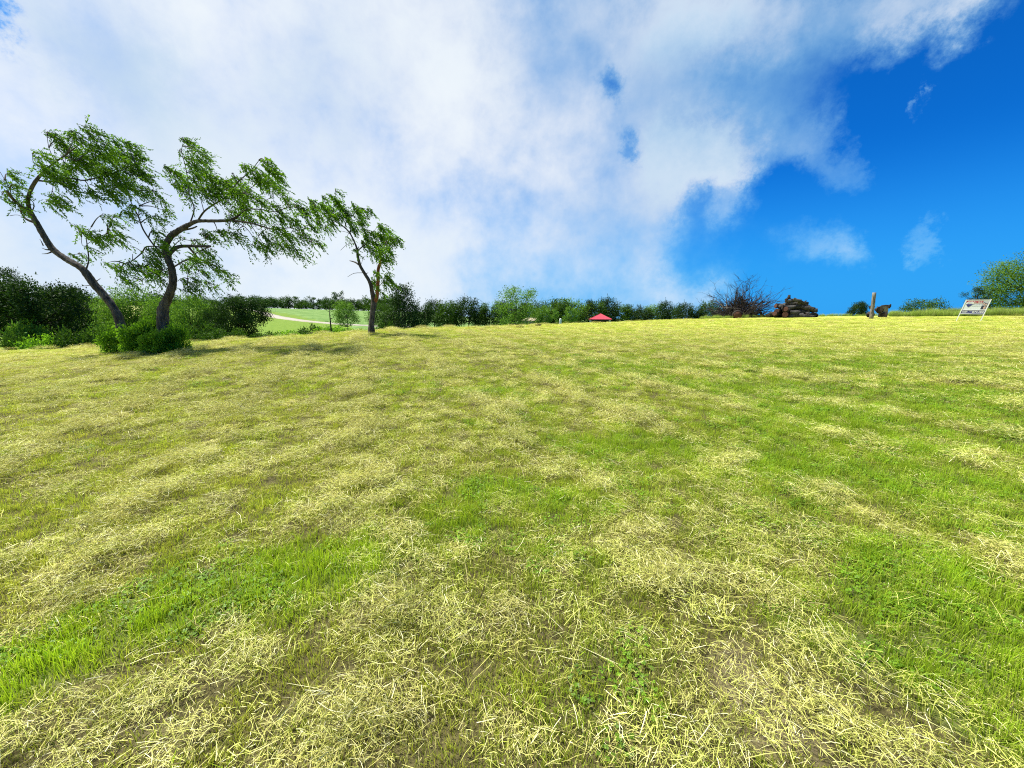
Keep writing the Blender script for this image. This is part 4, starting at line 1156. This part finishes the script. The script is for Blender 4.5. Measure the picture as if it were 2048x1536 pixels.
P, r, hay, gr = P[keep], r[keep], hay[keep], gr[keep]; n = len(P)
kx = np.interp(r, [1, 6, 20, 45], [.7, 1.0, 1.5, 2.0]) * rg.uniform(.6, 1.3, n)
kz = np.interp(r, [1, 6, 20, 45], [.6, .95, 1.15, 1.0]) * rg.uniform(.5, 1.3, n)
rot = tilt_rot(P, rg); rot[:, 2] = (math.pi / 2 - WAZ) + rg.normal(0, .6, n)
scatter('hay_mound', lay(P), rot, np.stack([kx, kx, kz], -1), rg.integers(0, 6, n), {'green': np.clip(rg.normal(.25, .2, n), 0, 1), 'tone': rg.uniform(.8, 1.15, n)}, mnd)
print('mounds', n)

# single long straws
strc = variant_collection('straw', [straw_patch(f'straw_{i}', 5, .2, (.07, .22), (.0013, .0026), (.02, .06), 230 + i, M_HAY) for i in range(6)])
P, r, rg = field_points(16, 0.35, 5, 22, 1.2, 53)
n = len(P)
scatter('long_straw', lay(P), tilt_rot(P, rg), np.ones((n, 3)) * rg.uniform(.7, 1.1, n)[:, None], rg.integers(0, 6, n), {'green': np.clip(rg.normal(.15, .2, n), 0, 1), 'tone': rg.uniform(.9, 1.25, n)}, strc)

# clover and small herbs low down in the green places
clov = variant_collection('clover', [clover_patch(f'clover_{i}', 30, .085, 300 + i, M_CLOV) for i in range(5)])
P, r, rg = field_points(130, 0.35, 4, 16, 1.5, 54)
hay, gr, bare = masks(P[:, 0], P[:, 1])
cl = sst(fbm(P[:, 0] / .5, P[:, 1] / .5, 91, 3), .45, .62)
keep = rg.uniform(0, 1, len(P)) < np.clip((gr - .52) * 2.2, 0, 1) * (.15 + .85 * cl) * (1 - np.clip(bare, 0, 1))
P, r = P[keep], r[keep]; n = len(P)
ks = np.minimum(1.0 + np.maximum(r - 4, 0) / 9, 2.0)
scatter('clover', lay(P), tilt_rot(P, rg), np.stack([ks, ks, ks * .9], -1), rg.integers(0, 5, n), {'green': rg.uniform(0, 1, n), 'tone': rg.uniform(.7, 1.25, n)}, clov)
print('clover', n)

# scattered taller fresh blades
tuft = variant_collection('tuft', [blade_patch(f'tuft_{i}', 8, .03, (.04, .11), (.003, .0065), .6, 400 + i, M_STUB, .6) for i in range(5)])
P, r, rg = field_points(9, 0.35, 5, 40, 1.1, 55)
hay, gr, bare = masks(P[:, 0], P[:, 1])
keep = rg.uniform(0, 1, len(P)) < np.clip(gr * 1.1 - .1, .06, 1)
P, r = P[keep], r[keep]; n = len(P)
ks = np.interp(r, [0, 8, 20, 40], [1, 1, .8, .6]) * rg.uniform(.6, 1.2, n)
scatter('grass_tuft', lay(P), tilt_rot(P, rg), np.stack([ks, ks, ks], -1), rg.integers(0, 5, n), {'green': np.clip(rg.normal(.85, .15, n), 0, 1), 'tone': rg.uniform(.9, 1.3, n)}, tuft)

# uncut grass beyond the right hand brow, round the heaps and at the feet of trees
tall = variant_collection('uncut', [blade_patch(f'uncut_{i}', 60, .22, (.18, .52), (.006, .012), .35, 500 + i, M_TALL, .5) for i in range(5)])
rg = np.random.default_rng(56)
TP = []
def strip(x0, x1, yrow, d0, d1, cnt):
    x = rg.uniform(x0, x1, cnt)
    az = np.arctan2((x - 1024) / FPX, 1.0)
    rr_ = tab(az, _re) + rg.uniform(d0, d1, cnt)
    TP.append(np.stack([rr_ * np.sin(az), rr_ * np.cos(az), rg.uniform(.7, 1.2, cnt)], -1))
strip(1770, 2250, 0, -3.5, 4.5, 5200)
strip(1395, 1660, 0, -.5, 3.0, 420)
strip(1660, 1790, 0, .5, 3.0, 90)
for (cx, cy, rad, cnt, sc_) in [(222, 690, 1.0, 60, .6), (345, 686, 1.0, 60, .6), (742, 660, .7, 50, .7), (282, 694, 1.6, 80, .45)]:
    p = ground_px(cx, cy); a = rg.uniform(0, 6.28, cnt); q = rad * np.sqrt(rg.uniform(0, 1, cnt))
    TP.append(np.stack([p[0] + np.cos(a) * q, p[1] + np.sin(a) * q + .6, np.full(cnt, sc_)], -1))
TP = np.concatenate(TP); n = len(TP)
cl = fbm(TP[:, 0] / 1.2, TP[:, 1] / 1.2, 95, 3)
k = TP[:, 2] * (.25 + 1.3 * cl) * np.where((TP[:, 0] / TP[:, 1] > .36) & (TP[:, 0] / TP[:, 1] < .97), .7, 1) * rg.uniform(.7, 1.25, n)
scatter('tall_grass', lay(TP[:, :2]), tilt_rot(TP, rg), np.stack([k * .9, k * .9, k], -1), rg.integers(0, 5, n), {'green': np.clip(rg.normal(.6, .25, n), 0, 1), 'tone': np.clip(.6 + .9 * fbm(TP[:, 0] / .7, TP[:, 1] / .7, 96, 3) + rg.normal(0, .12, n), .6, 1.5)}, tall)

# ------------------------------------------------------------------ things on the ridge
def gpt(x, Y):
    d = ray(x, 630); X = d[0] * Y / d[1]
    return np.array([X, Y, Hs(X, Y)])

def brush_pile():
    rd = random.Random(5)
    Y = 46.0
    p = gpt(1478, Y); az = math.atan2(p[0], p[1])
    o = empty('brush_pile', (p[0], p[1], p[2] - .1), 'big tangled heap of bare cut branches with wisps sticking up, on the ridge', 'brush pile')
    o.rotation_euler = (0, 0, -az)
    W, Ht = 2.9, 4.1
    tangle = MB()
    def arc(p0, d, L, r, curl, mb, n=5):
        pts = [np.array(p0)]; d = np.array(d, float); d /= np.linalg.norm(d)
        for i in range(n):
            pts.append(pts[-1] + d * L / n)
            d = d + np.array([rd.gauss(0, .12), rd.gauss(0, .12), curl + rd.gauss(0, .08)]); d /= np.linalg.norm(d)
        mb.tube(pts, [r * (1 - .8 * i / n) for i in range(n + 1)], 5 if r > .03 else 4, False, .05, rd)
        return pts
    def fork(pts, L, r, depth, mb):
        for k in range(rd.randint(2, 4)):
            i = rd.randint(1, len(pts) - 1)
            d = np.array(pts[i]) - np.array(pts[i - 1]); d /= np.linalg.norm(d)
            d = d + np.array([rd.gauss(0, .5), rd.gauss(0, .5), rd.gauss(.05, .35)])
            q = arc(pts[i], d, L * rd.uniform(.4, .75), r * .5, rd.uniform(-.05, .05), mb, 4)
            if depth > 0: fork(q, L * .6, r * .55, depth - 1, mb)
    for i in range(64):
        a = rd.uniform(0, 6.28); q = rd.uniform(.1, .75)
        x = math.cos(a) * W * q - .1; y = math.sin(a) * 1.9 * q
        h0 = rd.uniform(0, 2.0) * (1 - q * .8)
        an = math.atan2(rd.gauss(.75, .5), x / W * 1.3 + rd.gauss(0, .9))
        d = (math.cos(an), rd.gauss(0, .35), abs(math.sin(an)))
        L = rd.uniform(1.4, 3.2)
        mb = MB()
        pts = arc((x, y, h0), d, L, rd.uniform(.04, .085), rd.uniform(-.14, .06), mb)
        mb.build('branch', M_TWIG if i % 3 else M_GREYW, o, True)
        fork(pts, L * .65, .046, 2, tangle)
    # long wisps
    for (dx, dz, L) in [(.05, 1, 4.3), (.15, 1, 4.0), (-.1, 1, 3.6), (.9, .75, 4.4), (.75, .75, 4.2), (1.0, .5, 3.8), (.6, .9, 4.0), (-.55, .8, 3.6), (-.75, .75, 3.4), (-.8, .5, 3.2), (.3, .95, 4.0), (-.3, .95, 3.6), (.5, .9, 3.8), (-.62, .9, 3.4), (1.1, .6, 3.6)]:
        mb = MB()
        pts = arc((dx * .8 + rd.uniform(-.4, .4), rd.uniform(-.8, .8), rd.uniform(.2, .8)), (dx, rd.gauss(0, .2), dz), L, .04, rd.uniform(-.04, .05), mb, 7)
        mb.build('branch', M_TWIG, o, True)
        fork(pts, L * .42, .022, 1, tangle)
    # low brash
    for i in range(900):
        a = rd.uniform(0, 6.28); q = rd.uniform(.0, 1.0)
        x = math.cos(a) * W * q; y = math.sin(a) * 1.9 * q
        pts = arc((x, y, rd.uniform(0, 2.4 * max(.1, 1.05 - q))), (rd.gauss(0, 1), rd.gauss(0, .6), rd.gauss(.35, .5)), rd.uniform(.6, 1.7), rd.uniform(.022, .05), -.05, tangle, 3)
    tag(tangle.build('twig_tangle', M_TWIG, o), kind='stuff')
    return o
brush_pile()

def log_mesh(L, r, seed, side):
    rd = random.Random(seed)
    mb = MB()
    n = 7
    pts = [(L * (i / (n - 1) - .5), rd.uniform(-.35, .35) * r, rd.uniform(-.45, .45) * r) for i in range(n)]
    rad = [r * (1.08 - .2 * i / (n - 1)) * rd.uniform(.92, 1.08) for i in range(n)]
    mb.tube(pts, rad, 12, False, .07, rd)
    for k in range(rd.randint(1, 2)):
        x = L * rd.uniform(-.35, .4); a = rd.uniform(0, 3.14)
        mb.tube([(x, 0, 0), (x + .1, math.cos(a) * r * 1.5, math.sin(a) * r * 1.5)], [r * .35, r * .25], 7, True, .1, rd)
    face = MB()
    for s, (q, rr) in ((-1, (pts[0], rad[0])), (1, (pts[-1], rad[-1]))):
        face.tube([(q[0] - s * .02, q[1], q[2]), (q[0] + s * .03, q[1], q[2])], [rr * .97, rr * .93], 12, True, .03, rd)
    return mb, face

def log_heap():
    rd = random.Random(8)
    Y = 42.0
    c = gpt(1581, Y); az = math.atan2(c[0], c[1])
    G = 'logs in the tumbled heap on the ridge'
    rt = np.array([math.cos(az), -math.sin(az), 0]); fw = np.array([math.sin(az), math.cos(az), 0])
    # (across, away, up, length, radius, turn, tilt, cut end showing)
    spec = [(-1.2, -.5, .22, 1.6, .24, 1.2, 0, 1), (-.35, -.6, .24, 1.8, .26, 1.3, 0, 1), (.55, -.5, .2, 2.0, .22, .2, .02, 0), (1.2, -.5, .22, 2.0, .22, -.1, 0, 0), (-.6, .4, .26, 2.6, .26, .1, 0, 0), (.8, .4, .26, 2.6, .26, .0, 0, 0),
            (-1.0, -.1, .66, 1.7, .23, 1.0, .05, 1), (-.2, -.5, .72, 1.7, .25, 1.25, 0, 1), (.75, -.4, .62, 2.2, .21, .12, -.05, 0), (1.15, .1, .66, 2.0, .22, -.15, -.08, 0), (.2, .4, .76, 2.2, .24, .1, .03, 0),
            (-.85, .05, 1.08, 1.5, .22, .9, .1, 1), (.35, -.25, 1.10, 2.3, .20, .15, -.12, 0), (.7, .25, 1.08, 1.9, .21, -.1, -.12, 0), (-.1, .1, 1.47, 2.0, .2, .22, -.04, 0), (.42, .0, 1.52, 1.7, .18, .1, -.06, 0), (.1, .1, 1.83, 1.6, .17, .2, -.06, 0),
            (1.5, .2, .9, 1.5, .2, .3, .25, 0), (1.25, -.2, 1.05, 1.3, .2, -.3, .2, 0), (.95, .1, 1.42, 1.5, .19, .25, .22, 0), (1.75, -.2, .35, 1.2, .2, .5, .15, 0), (-1.35, .1, .55, 1.2, .2, .4, -.35, 0), (-.7, -.3, 1.3, 1.2, .19, .5, -.3, 0), (.75, -.3, 1.72, 1.3, .15, .1, .2, 0), (-1.75, -.1, .2, 1.0, .16, .8, -.1, 0)]
    nrust = 0
    for i, (x, y, z, L, r_, turn, tilt, cut) in enumerate(spec):
        turn += rd.gauss(0, .16); tilt += rd.gauss(0, .13); z += rd.uniform(-.05, .05); L *= rd.uniform(.75, 1.1)
        mb, face = log_mesh(L, r_ * 1.05, 60 + i, cut)
        p = c + rt * x + fw * y
        o = empty('log', (p[0], p[1], c[2] + z - .05), None, 'log', G)
        o.rotation_euler = (0, tilt, -az + turn * 1.0)
        if cut:
            lab = ['log with a rust brown cut end, bottom left of the log heap', 'log with a rust brown cut end, low in the middle front of the log heap', 'log with a brown end on the second layer at the left of the log heap', 'log with a broad rust brown end in the middle of the log heap', 'log with a dark brown end at the upper left of the log heap'][nrust % 5]
            nrust += 1
        else:
            lab = {14: 'grey log sloping down to the right near the top of the log heap', 15: 'thin grey log lying just under the topmost log of the heap', 16: 'topmost short log of the heap on the ridge'}.get(i, 'weathered grey log lying lengthwise in the tumbled heap')
        o['label'] = lab
        mb.build('bark', M_LOGB if cut else M_LOG, o, True)
        face.build('cut_end', M_RUST if cut else M_LOGB, o)
    # knot of a stump on the top
    o = empty('stump', tuple(c + rt * -.35 + np.array([0, 0, 1.95])), 'small dark stump perched on top of the log heap', 'stump')
    mb = MB(); mb.tube([(0, 0, 0), (.02, 0, .2), (.05, 0, .42)], [.2, .13, .12], 9, True, .15, rd); mb.build('bole', M_LOGB, o, True)
    mb = MB()
    for k in range(5):
        a = k * 1.25; mb.tube([(0, 0, .06), (math.cos(a) * .25, math.sin(a) * .2, .02), (math.cos(a) * .36, math.sin(a) * .3, -.06)], [.07, .05, .02], 6, True, .1, rd)
    mb.build('roots', M_LOGB, o, True)
    # rust brown stump at the foot of the brush
    q = gpt(1475, 43.0)
    o = empty('stump', (q[0], q[1], q[2] - .1), 'rust brown stump end at the foot of the brush pile', 'stump')
    o.rotation_euler = (0, 0, -math.atan2(q[0], q[1]))
    mb = MB(); mb.tube([(0, .6, .5), (0, .1, .48), (0, -.1, .46)], [.5, .46, .44], 11, False, .1, rd); mb.build('bole', M_LOGB, o, True)
    mb = MB(); mb.tube([(0, -.06, .46), (0, -.13, .46)], [.44, .36], 11, True, .08, rd); mb.build('cut_end', M_RUST, o, True)
    # dark pieces behind the post
    q = gpt(1752, ground_px(1742.5, 637.5)[1] + 2.5); az2 = math.atan2(q[0], q[1])
    rt2 = np.array([math.cos(az2), -math.sin(az2), 0])
    for (dx, dz, r_, L, lab, m) in [(-.40, .92, .15, .4, 'dark round log end raised left of the leaning post', M_LOGB), (-.38, .22, .24, .5, 'dark log lying at the left foot of the leaning post', M_LOGB), (.14, .62, .24, .6, 'upright dark log right behind the leaning post', M_LOGB),
                                  (.52, .22, .2, .5, 'dark log lying at the right foot of the leaning post', M_LOGB)]:
        p = q + rt2 * dx
        o = empty('log', (p[0], p[1], p[2] + dz), lab, 'log')
        o.rotation_euler = (0, 0, -az2 + 1.45)
        mb, face = log_mesh(L, r_, int(900 + dx * 100), 1)
        mb.build('bark', m, o, True); face.build('cut_end', M_LOGB, o)
    p = q + rt2 * .45
    o = empty('plank', (p[0], p[1], p[2]), 'pale weathered plank panel leaning among dark logs right of the post', 'plank')
    o.rotation_euler = (R(8), 0, -az2)
    mb = MB(); mb.box((0, .12, .5), (.62, .05, 1.0)); b = mb.build('board', M_GREYW, o)
    mb = MB(); mb.tube([(-.2, .1, 1.02), (.1, .1, 1.06), (.35, .1, 1.04)], [.05, .06, .05], 7, True, .1, rd); mb.build('batten', M_LOGB, o)
    mb = MB(); mb.tube([(.28, -.0, .82), (.36, .02, 1.02), (.42, .04, 1.18)], [.13, .12, .03], 7, True, .1, rd); mb.build('splinter', M_LOGB, o)
log_heap()

def post():
    g = ground_px(1742.5, 637.5); p = np.array([g[0], g[1], Hs(*g)]); print('post', p)
    tp = at(1748.8, 585, p[1]); kp = p[1] / 24
    o = empty('wooden_post', tuple(p), 'tall weathered wooden post standing alone, leaning right, on the ridge', 'post')
    ht = tp[2] - p[2]
    mb = MB()
    n = 9
    pts = [((tp[0] - p[0]) * (i / (n - 1)), 0, ht * i / (n - 1) - (.3 if i == 0 else 0)) for i in range(n)]
    rad = [.092 * kp * (1.12 if i < 2 else 1) * random.uniform(.97, 1.03) for i in range(n)]
    rad[-1] *= .97
    mb.tube(pts, rad, 16, True, .035)
    mb.build('shaft', M_GREYW, o, True)
    # wire staple scars / checks as sunk splits
    mb = MB()
    for k in range(6):
        a = random.uniform(3.6, 5.8); z = random.uniform(.2, .8) * ht; L = random.uniform(.15, .4)
        x = (tp[0] - p[0]) * z / ht
        mb.box((x + math.cos(a) * .091 * kp, math.sin(a) * .091 * kp, z), (.012, .012, L))
    mb.build('split', M_BARKD, o)
post()

# ------------------------------------------------------------------ the sale board
def flat_mat(name, col, rough=0.45):
    m, t, out = mat(name)
    b = t.new('ShaderNodeBsdfPrincipled')
    n = t.noise(objpos(t), 14, 4, .6)
    t.l.new(t.mix(t.math('MULTIPLY', t.sstep(n, .4, .75), .25), col, tuple(v * .8 for v in col)), b.inputs['Base Color'])
    b.inputs['Roughness'].default_value = rough
    t.l.new(b.outputs[0], out.inputs[0])
    return m
M_WHITE = flat_mat('white enamel', (.70, .71, .73))
M_RED = flat_mat('sign red', (.30, .008, .028))
M_NAVY = flat_mat('sign navy', (.02, .025, .16))
M_GREYP = flat_mat('sign grey print', (.25, .30, .34))
M_SKIN = flat_mat('sign portrait skin', (.50, .34, .30))
M_DARKP = flat_mat('sign portrait dark', (.02, .025, .05))
def text_mesh(txt, size, mat_, shear=0.0, bold=0.0, align='CENTER'):
    cu = bpy.data.curves.new('lettering', 'FONT')
    cu.body = txt; cu.size = size; cu.shear = shear; cu.offset = bold; cu.align_x = align; cu.align_y = 'CENTER'; cu.extrude = 0.001
    cu.resolution_u = 3
    ob = bpy.data.objects.new('lettering', cu); COL.objects.link(ob)
    dg = bpy.context.evaluated_depsgraph_get(); dg.update()
    me = bpy.data.meshes.new_from_object(ob.evaluated_get(dg))
    bpy.data.objects.remove(ob)
    me.materials.clear(); me.materials.append(mat_)
    # stand it up in the board's plane, facing the reader (-Y)
    for v in me.vertices:
        x, y, z = v.co
        v.co = (x, -z, y)
    return me
def sale_sign():
    X0, Y0 = ground_px(1912.0, 643.0); ks = Y0 / 24.0 * .97; print('sign', X0, Y0)
    z0 = Hs(X0, Y0)
    azs = math.atan2(X0, Y0) + R(1.0)
    o = empty('sale_sign', (X0, Y0, z0), 'white framed for sale sign leaning right at the edge of the mown grass', 'sign')
    o.rotation_euler = (0, R(1.2), -azs); o.scale = (ks, ks, ks)
    Wd, LOW, MID, TOP = 0.98, 0.46, 0.71, 1.30
    rack = math.tan(R(9.5))
    def sh(me):
        for v in me.vertices: v.co.x += v.co.z * rack
        return me
    def part(name, mb, m, parent=o):
        return add(name, sh(mb.mesh(name, m)), parent)
    def box(name, x0, x1, z0_, z1, y0, y1, m, parent=o):
        mb = MB(); mb.box(((x0 + x1) / 2, (y0 + y1) / 2, (z0_ + z1) / 2), (x1 - x0, y1 - y0, z1 - z0_)); return part(name, mb, m, parent)
    def put(name, me, x, z, parent, y=-.022):
        for v in me.vertices: v.co.x += x; v.co.z += z; v.co.y += y
        return add(name, sh(me), parent)
    box('leg', -.02, .02, -.25, TOP + .04, -.02, .02, M_WHITE); box('leg', Wd - .02, Wd + .02, -.25, TOP + .06, -.02, .02, M_WHITE)
    for z in (LOW, MID - .018, TOP - .0): box('rail', .0205, Wd - .0205, z, z + .032, -.018, .018, M_WHITE)
    up = box('panel', .022, Wd - .022, MID + .016, TOP - .002, -.006, .006, flat_mat('sign face', (.60, .63, .68)))
    rd_ = box('rider_panel', .022, Wd - .022, LOW + .034, MID - .02, -.006, .006, M_NAVY)
    box('red_band', .06, .715, 1.115, 1.275, -.0105, -.0065, M_RED, up)
    put('lettering', text_mesh('For Sale', .112, M_WHITE, .25, .002), .50, 1.195, up, -.0135)
    # balloon emblem: white disc, lettering, navy lower body
    mb = MB()
    cx, cz, rb = .215, 1.10, .150
    pts = []
    for k in range(28):
        a = 2 * math.pi * k / 28
        x = math.cos(a) * rb; z = math.sin(a) * rb * (1.0 if math.sin(a) > 0 else 1.25)
        if math.sin(a) < 0: x *= (1 + math.sin(a) * .55)
        pts.append((cx + x, -.014, cz + z))
    mb.poly(pts + [(x, -.0108, z) for x, y, z in pts], [tuple(range(28))] + [(k, k + 28, (k + 1) % 28 + 28, (k + 1) % 28) for k in range(28)])
    part('emblem', mb, M_WHITE, up)
    mb = MB(); pts = []
    for k in range(15):
        a = math.pi + math.pi * k / 14
        x = math.cos(a) * rb * .92 * (1 + math.sin(a) * .5); z = math.sin(a) * rb * 1.15
        pts.append((cx + x, -.016, cz - .03 + z))
    mb.poly(pts, [tuple(range(15))]); part('emblem_body', mb, M_NAVY, up)
    mb = MB(); pts = []
    for k in range(13):
        a = math.radians(50) + math.radians(80) * k / 12
        pts.append((cx + math.cos(a) * rb * .86, -.016, cz + math.sin(a) * rb * .88))
    mb.poly(pts, [tuple(range(13))]); part('emblem_top', mb, M_RED, up)
    put('lettering', text_mesh('RE/MAX', .058, M_NAVY, 0, .003), cx, cz + .035, up, -.0165)
    # two lines of small grey print, too blurred to read: broken strokes
    rdm = random.Random(2)
    mb = MB()
    for (z, hgt, x0, x1) in ((1.035, .042, .37, .72), (.945, .022, .36, .74)):
        x = x0
        while x < x1:
            w_ = rdm.uniform(.012, .05); hh = hgt * rdm.uniform(.6, 1)
            mb.box((x + w_ / 2, -.0085, z - hgt / 2 + hh / 2), (w_, .003, hh)); x += w_ + rdm.uniform(.006, .018)
    tag(part('small_print', mb, M_GREYP, up), kind='stuff')
    pr = box('portrait', .735, Wd - .045, .76, 1.255, -.0105, -.0065, M_DARKP, up)
    def oval(name, x, z, rx, rz, m, y):
        mb = MB(); q = [(x + math.cos(2 * math.pi * k / 16) * rx, y, z + math.sin(2 * math.pi * k / 16) * rz) for k in range(16)]
        mb.poly(q, [tuple(range(16))]); part(name, mb, m, pr)
    box('portrait_ground', .738, Wd - .048, .98, 1.252, -.0125, -.011, flat_mat('portrait ground', (.40, .42, .46)), pr)
    oval('hair', .785, 1.10, .05, .075, M_DARKP, -.0135); oval('face', .785, 1.085, .036, .055, M_SKIN, -.0145)
    oval('hair', .880, 1.06, .05, .07, M_DARKP, -.0140); oval('face', .880, 1.04, .038, .056, M_SKIN, -.0150)
    oval('shirt', .87, .86, .045, .085, M_SKIN, -.0140)
    # rider: number large on the right, small white print on the left
    put('lettering', text_mesh('874-0001', .140, M_WHITE, .12, .003), .735, .588, rd_, -.0085)
    mb = MB()
    for (z, hgt, x0, x1) in ((.635, .045, .06, .28), (.575, .03, .06, .25), (.525, .022, .06, .44), (.645, .020, .34, .46)):
        x = x0
        while x < x1:
            w_ = rdm.uniform(.015, .05)
            mb.box((x + w_ / 2, -.0085, z), (w_, .003, hgt * rdm.uniform(.75, 1))); x += w_ + rdm.uniform(.005, .014)
    tag(part('small_print', mb, M_WHITE, rd_), kind='stuff')
sale_sign()

# ------------------------------------------------------------------ red roofed pavilion and the tan house beyond the brow
M_ROOF = simple('red sheet roof', (.55, .045, .075), .45, .12, 1.5, (.47, .04, .06), .05, .4)
M_STONE = simple('pale stone', (.62, .57, .47), .9, .2, 3, (.5, .45, .36), .4, .1)
M_TAN = simple('tan render', (.42, .36, .25), .9, .12, 1.2, (.36, .31, .21), .2, .1)
M_DARK = simple('dark inside', (.03, .03, .03), .8, .2, 2)  # near-black colour stands in for shade under the roof and in openings
def pavilion():
    Y = 82.0
    p = gpt(1201, Y)
    ze = at(1201, 638.3, Y)[2]; zt = at(1201, 627.2, Y)[2]
    base = p[2]
    o = empty('pavilion', (p[0], p[1], base), 'open pavilion with a red hip roof on pale columns beyond the field brow', 'pavilion')
    o.rotation_euler = (0, 0, R(-14))
    hw = 2.35; he = ze - base; ht = zt - base
    mb = MB()
    c = [(-hw, -hw, he), (hw, -hw, he), (hw, hw, he), (-hw, hw, he)]
    apex = [(-.05, 0, ht), (.05, 0, ht)]
    mb.poly(c + apex + [(x, y, z - .12) for x, y, z in c], [(0, 1, 5, 4), (1, 2, 5), (2, 3, 4, 5), (3, 0, 4), (0, 6, 7, 1), (1, 7, 8, 2), (2, 8, 9, 3), (3, 9, 6, 0), (6, 9, 8, 7)])
    rf = mb.build('roof', M_ROOF, o)
    mb = MB()
    ap = Vector((0, 0, ht))
    for i in range(4):
        a = Vector(c[i]); b = Vector(c[(i + 1) % 4])
        mb.tube([a, ap], [.05, .05], 5)
        for k in range(1, 8):
            e = a.lerp(b, k / 8); f = 1 - abs(k / 8 - .5) * 2
            mid = ap.lerp((a + b) / 2, 0)
            # standing seam runs up the slope until it meets the hip
            dirn = (ap - (a + b) / 2)
            mb.tube([e + Vector((0, 0, .02)), e + dirn * f * .99 + Vector((0, 0, .02))], [.025, .025], 4)
    tag(mb.build('seams', M_ROOF, rf), kind='stuff')
    for sx in (-1, 1):
        for sy in (-1, 1):
            mb = MB(); mb.box((sx * 1.95, sy * 1.95, he / 2 - .4), (.42, .42, he + .7)); mb.build('column', M_STONE, o)
    mb = MB(); mb.box((0, 0, he - .22), (4.1, 4.1, .16)); mb.build('beam', M_DARK, o)
    mb = MB(); mb.box((0, .6, he - 1.1), (2.6, .9, 1.2)); mb.build('counter', M_DARK, o)
    mb = MB(); mb.box((0, 0, -.1), (4.8, 4.8, .3)); mb.build('slab', M_STONE, o)
pavilion()
def house():
    Y = 80.0
    p = gpt(1066, Y)
    zt = at(1066, 641, Y)[2]
    o = empty('tan_house', (p[0], p[1], p[2]), 'small tan building with a dark arched opening half hidden among trees', 'building')
    h = zt - p[2]
    mb = MB(); mb.box((0, 0, h / 2 - .4), (4.4, 3, h + .8)); wl = mb.build('wall', M_TAN, o)
    mb = MB(); q = [(-2.4, -1.7, h), (2.4, -1.7, h), (2.4, 1.7, h), (-2.4, 1.7, h), (-1.2, 0, h + .55), (1.2, 0, h + .55)]
    mb.poly(q, [(0, 1, 5, 4), (1, 2, 5), (2, 3, 4, 5), (3, 0, 4), (0, 3, 2, 1)]); mb.build('roof', M_TAN, o)
    mb = MB(); q = []
    for k in range(11):
        a = math.pi * k / 10; q.append((1.0 + math.cos(a) * .65, -1.512, h - .75 + math.sin(a) * .5))
    q += [(.35, -1.512, 0), (1.65, -1.512, 0)]
    mb.poly(q, [tuple(range(13))]); mb.build('opening', M_DARK, o)
    mb = MB(); mb.box((-1.2, -1.51, h - .8), (.7, .06, .7)); mb.build('window', M_DARK, o)
house()
def marker():
    p = gpt(1121, 58.0); o = empty('marker_post', tuple(p), 'short white marker post at the foot of the dark tree row', 'post')
    h = at(1121, 641, 58.0)[2] - p[2]
    mb = MB(); mb.box((0, 0, h / 2), (.3, .3, h)); mb.build('shaft', M_WHITE, o)
    mb = MB(); mb.tube([(0, 0, h), (0, 0, h + .2), (0, 0, h + .3)], [.18, .16, .05], 8); mb.build('cap', M_WHITE, o)
marker()
# two clods of dark matted hay on the brow
for (x, y, lab) in [(1040, 652.5, 'dark clod of matted hay on the brow, the bigger of two'), (1076, 650, 'small dark clod of matted hay on the brow near the tan building')]:
    g = ground_px(x, y + 2); rd = random.Random(x)
    o = empty('hay_clod', (g[0], g[1], Hs(*g)), lab, 'hay clod')
    mb = MB()
    for k in range(90):
        a = rd.uniform(0, 6.28); q = rd.uniform(0, .26 if x < 1050 else .18)
        c = Vector((math.cos(a) * q, math.sin(a) * q, rd.uniform(0, .12) * (1 - q)))
        d = Vector((rd.gauss(0, 1), rd.gauss(0, 1), rd.gauss(0, .5))).normalized() * rd.uniform(.08, .2)
        mb.tube([c - d, c + Vector((0, 0, .02)), c + d], [.012, .014, .008], 3, False)
    mb.build('matted_stalks', M_CLOD, o)
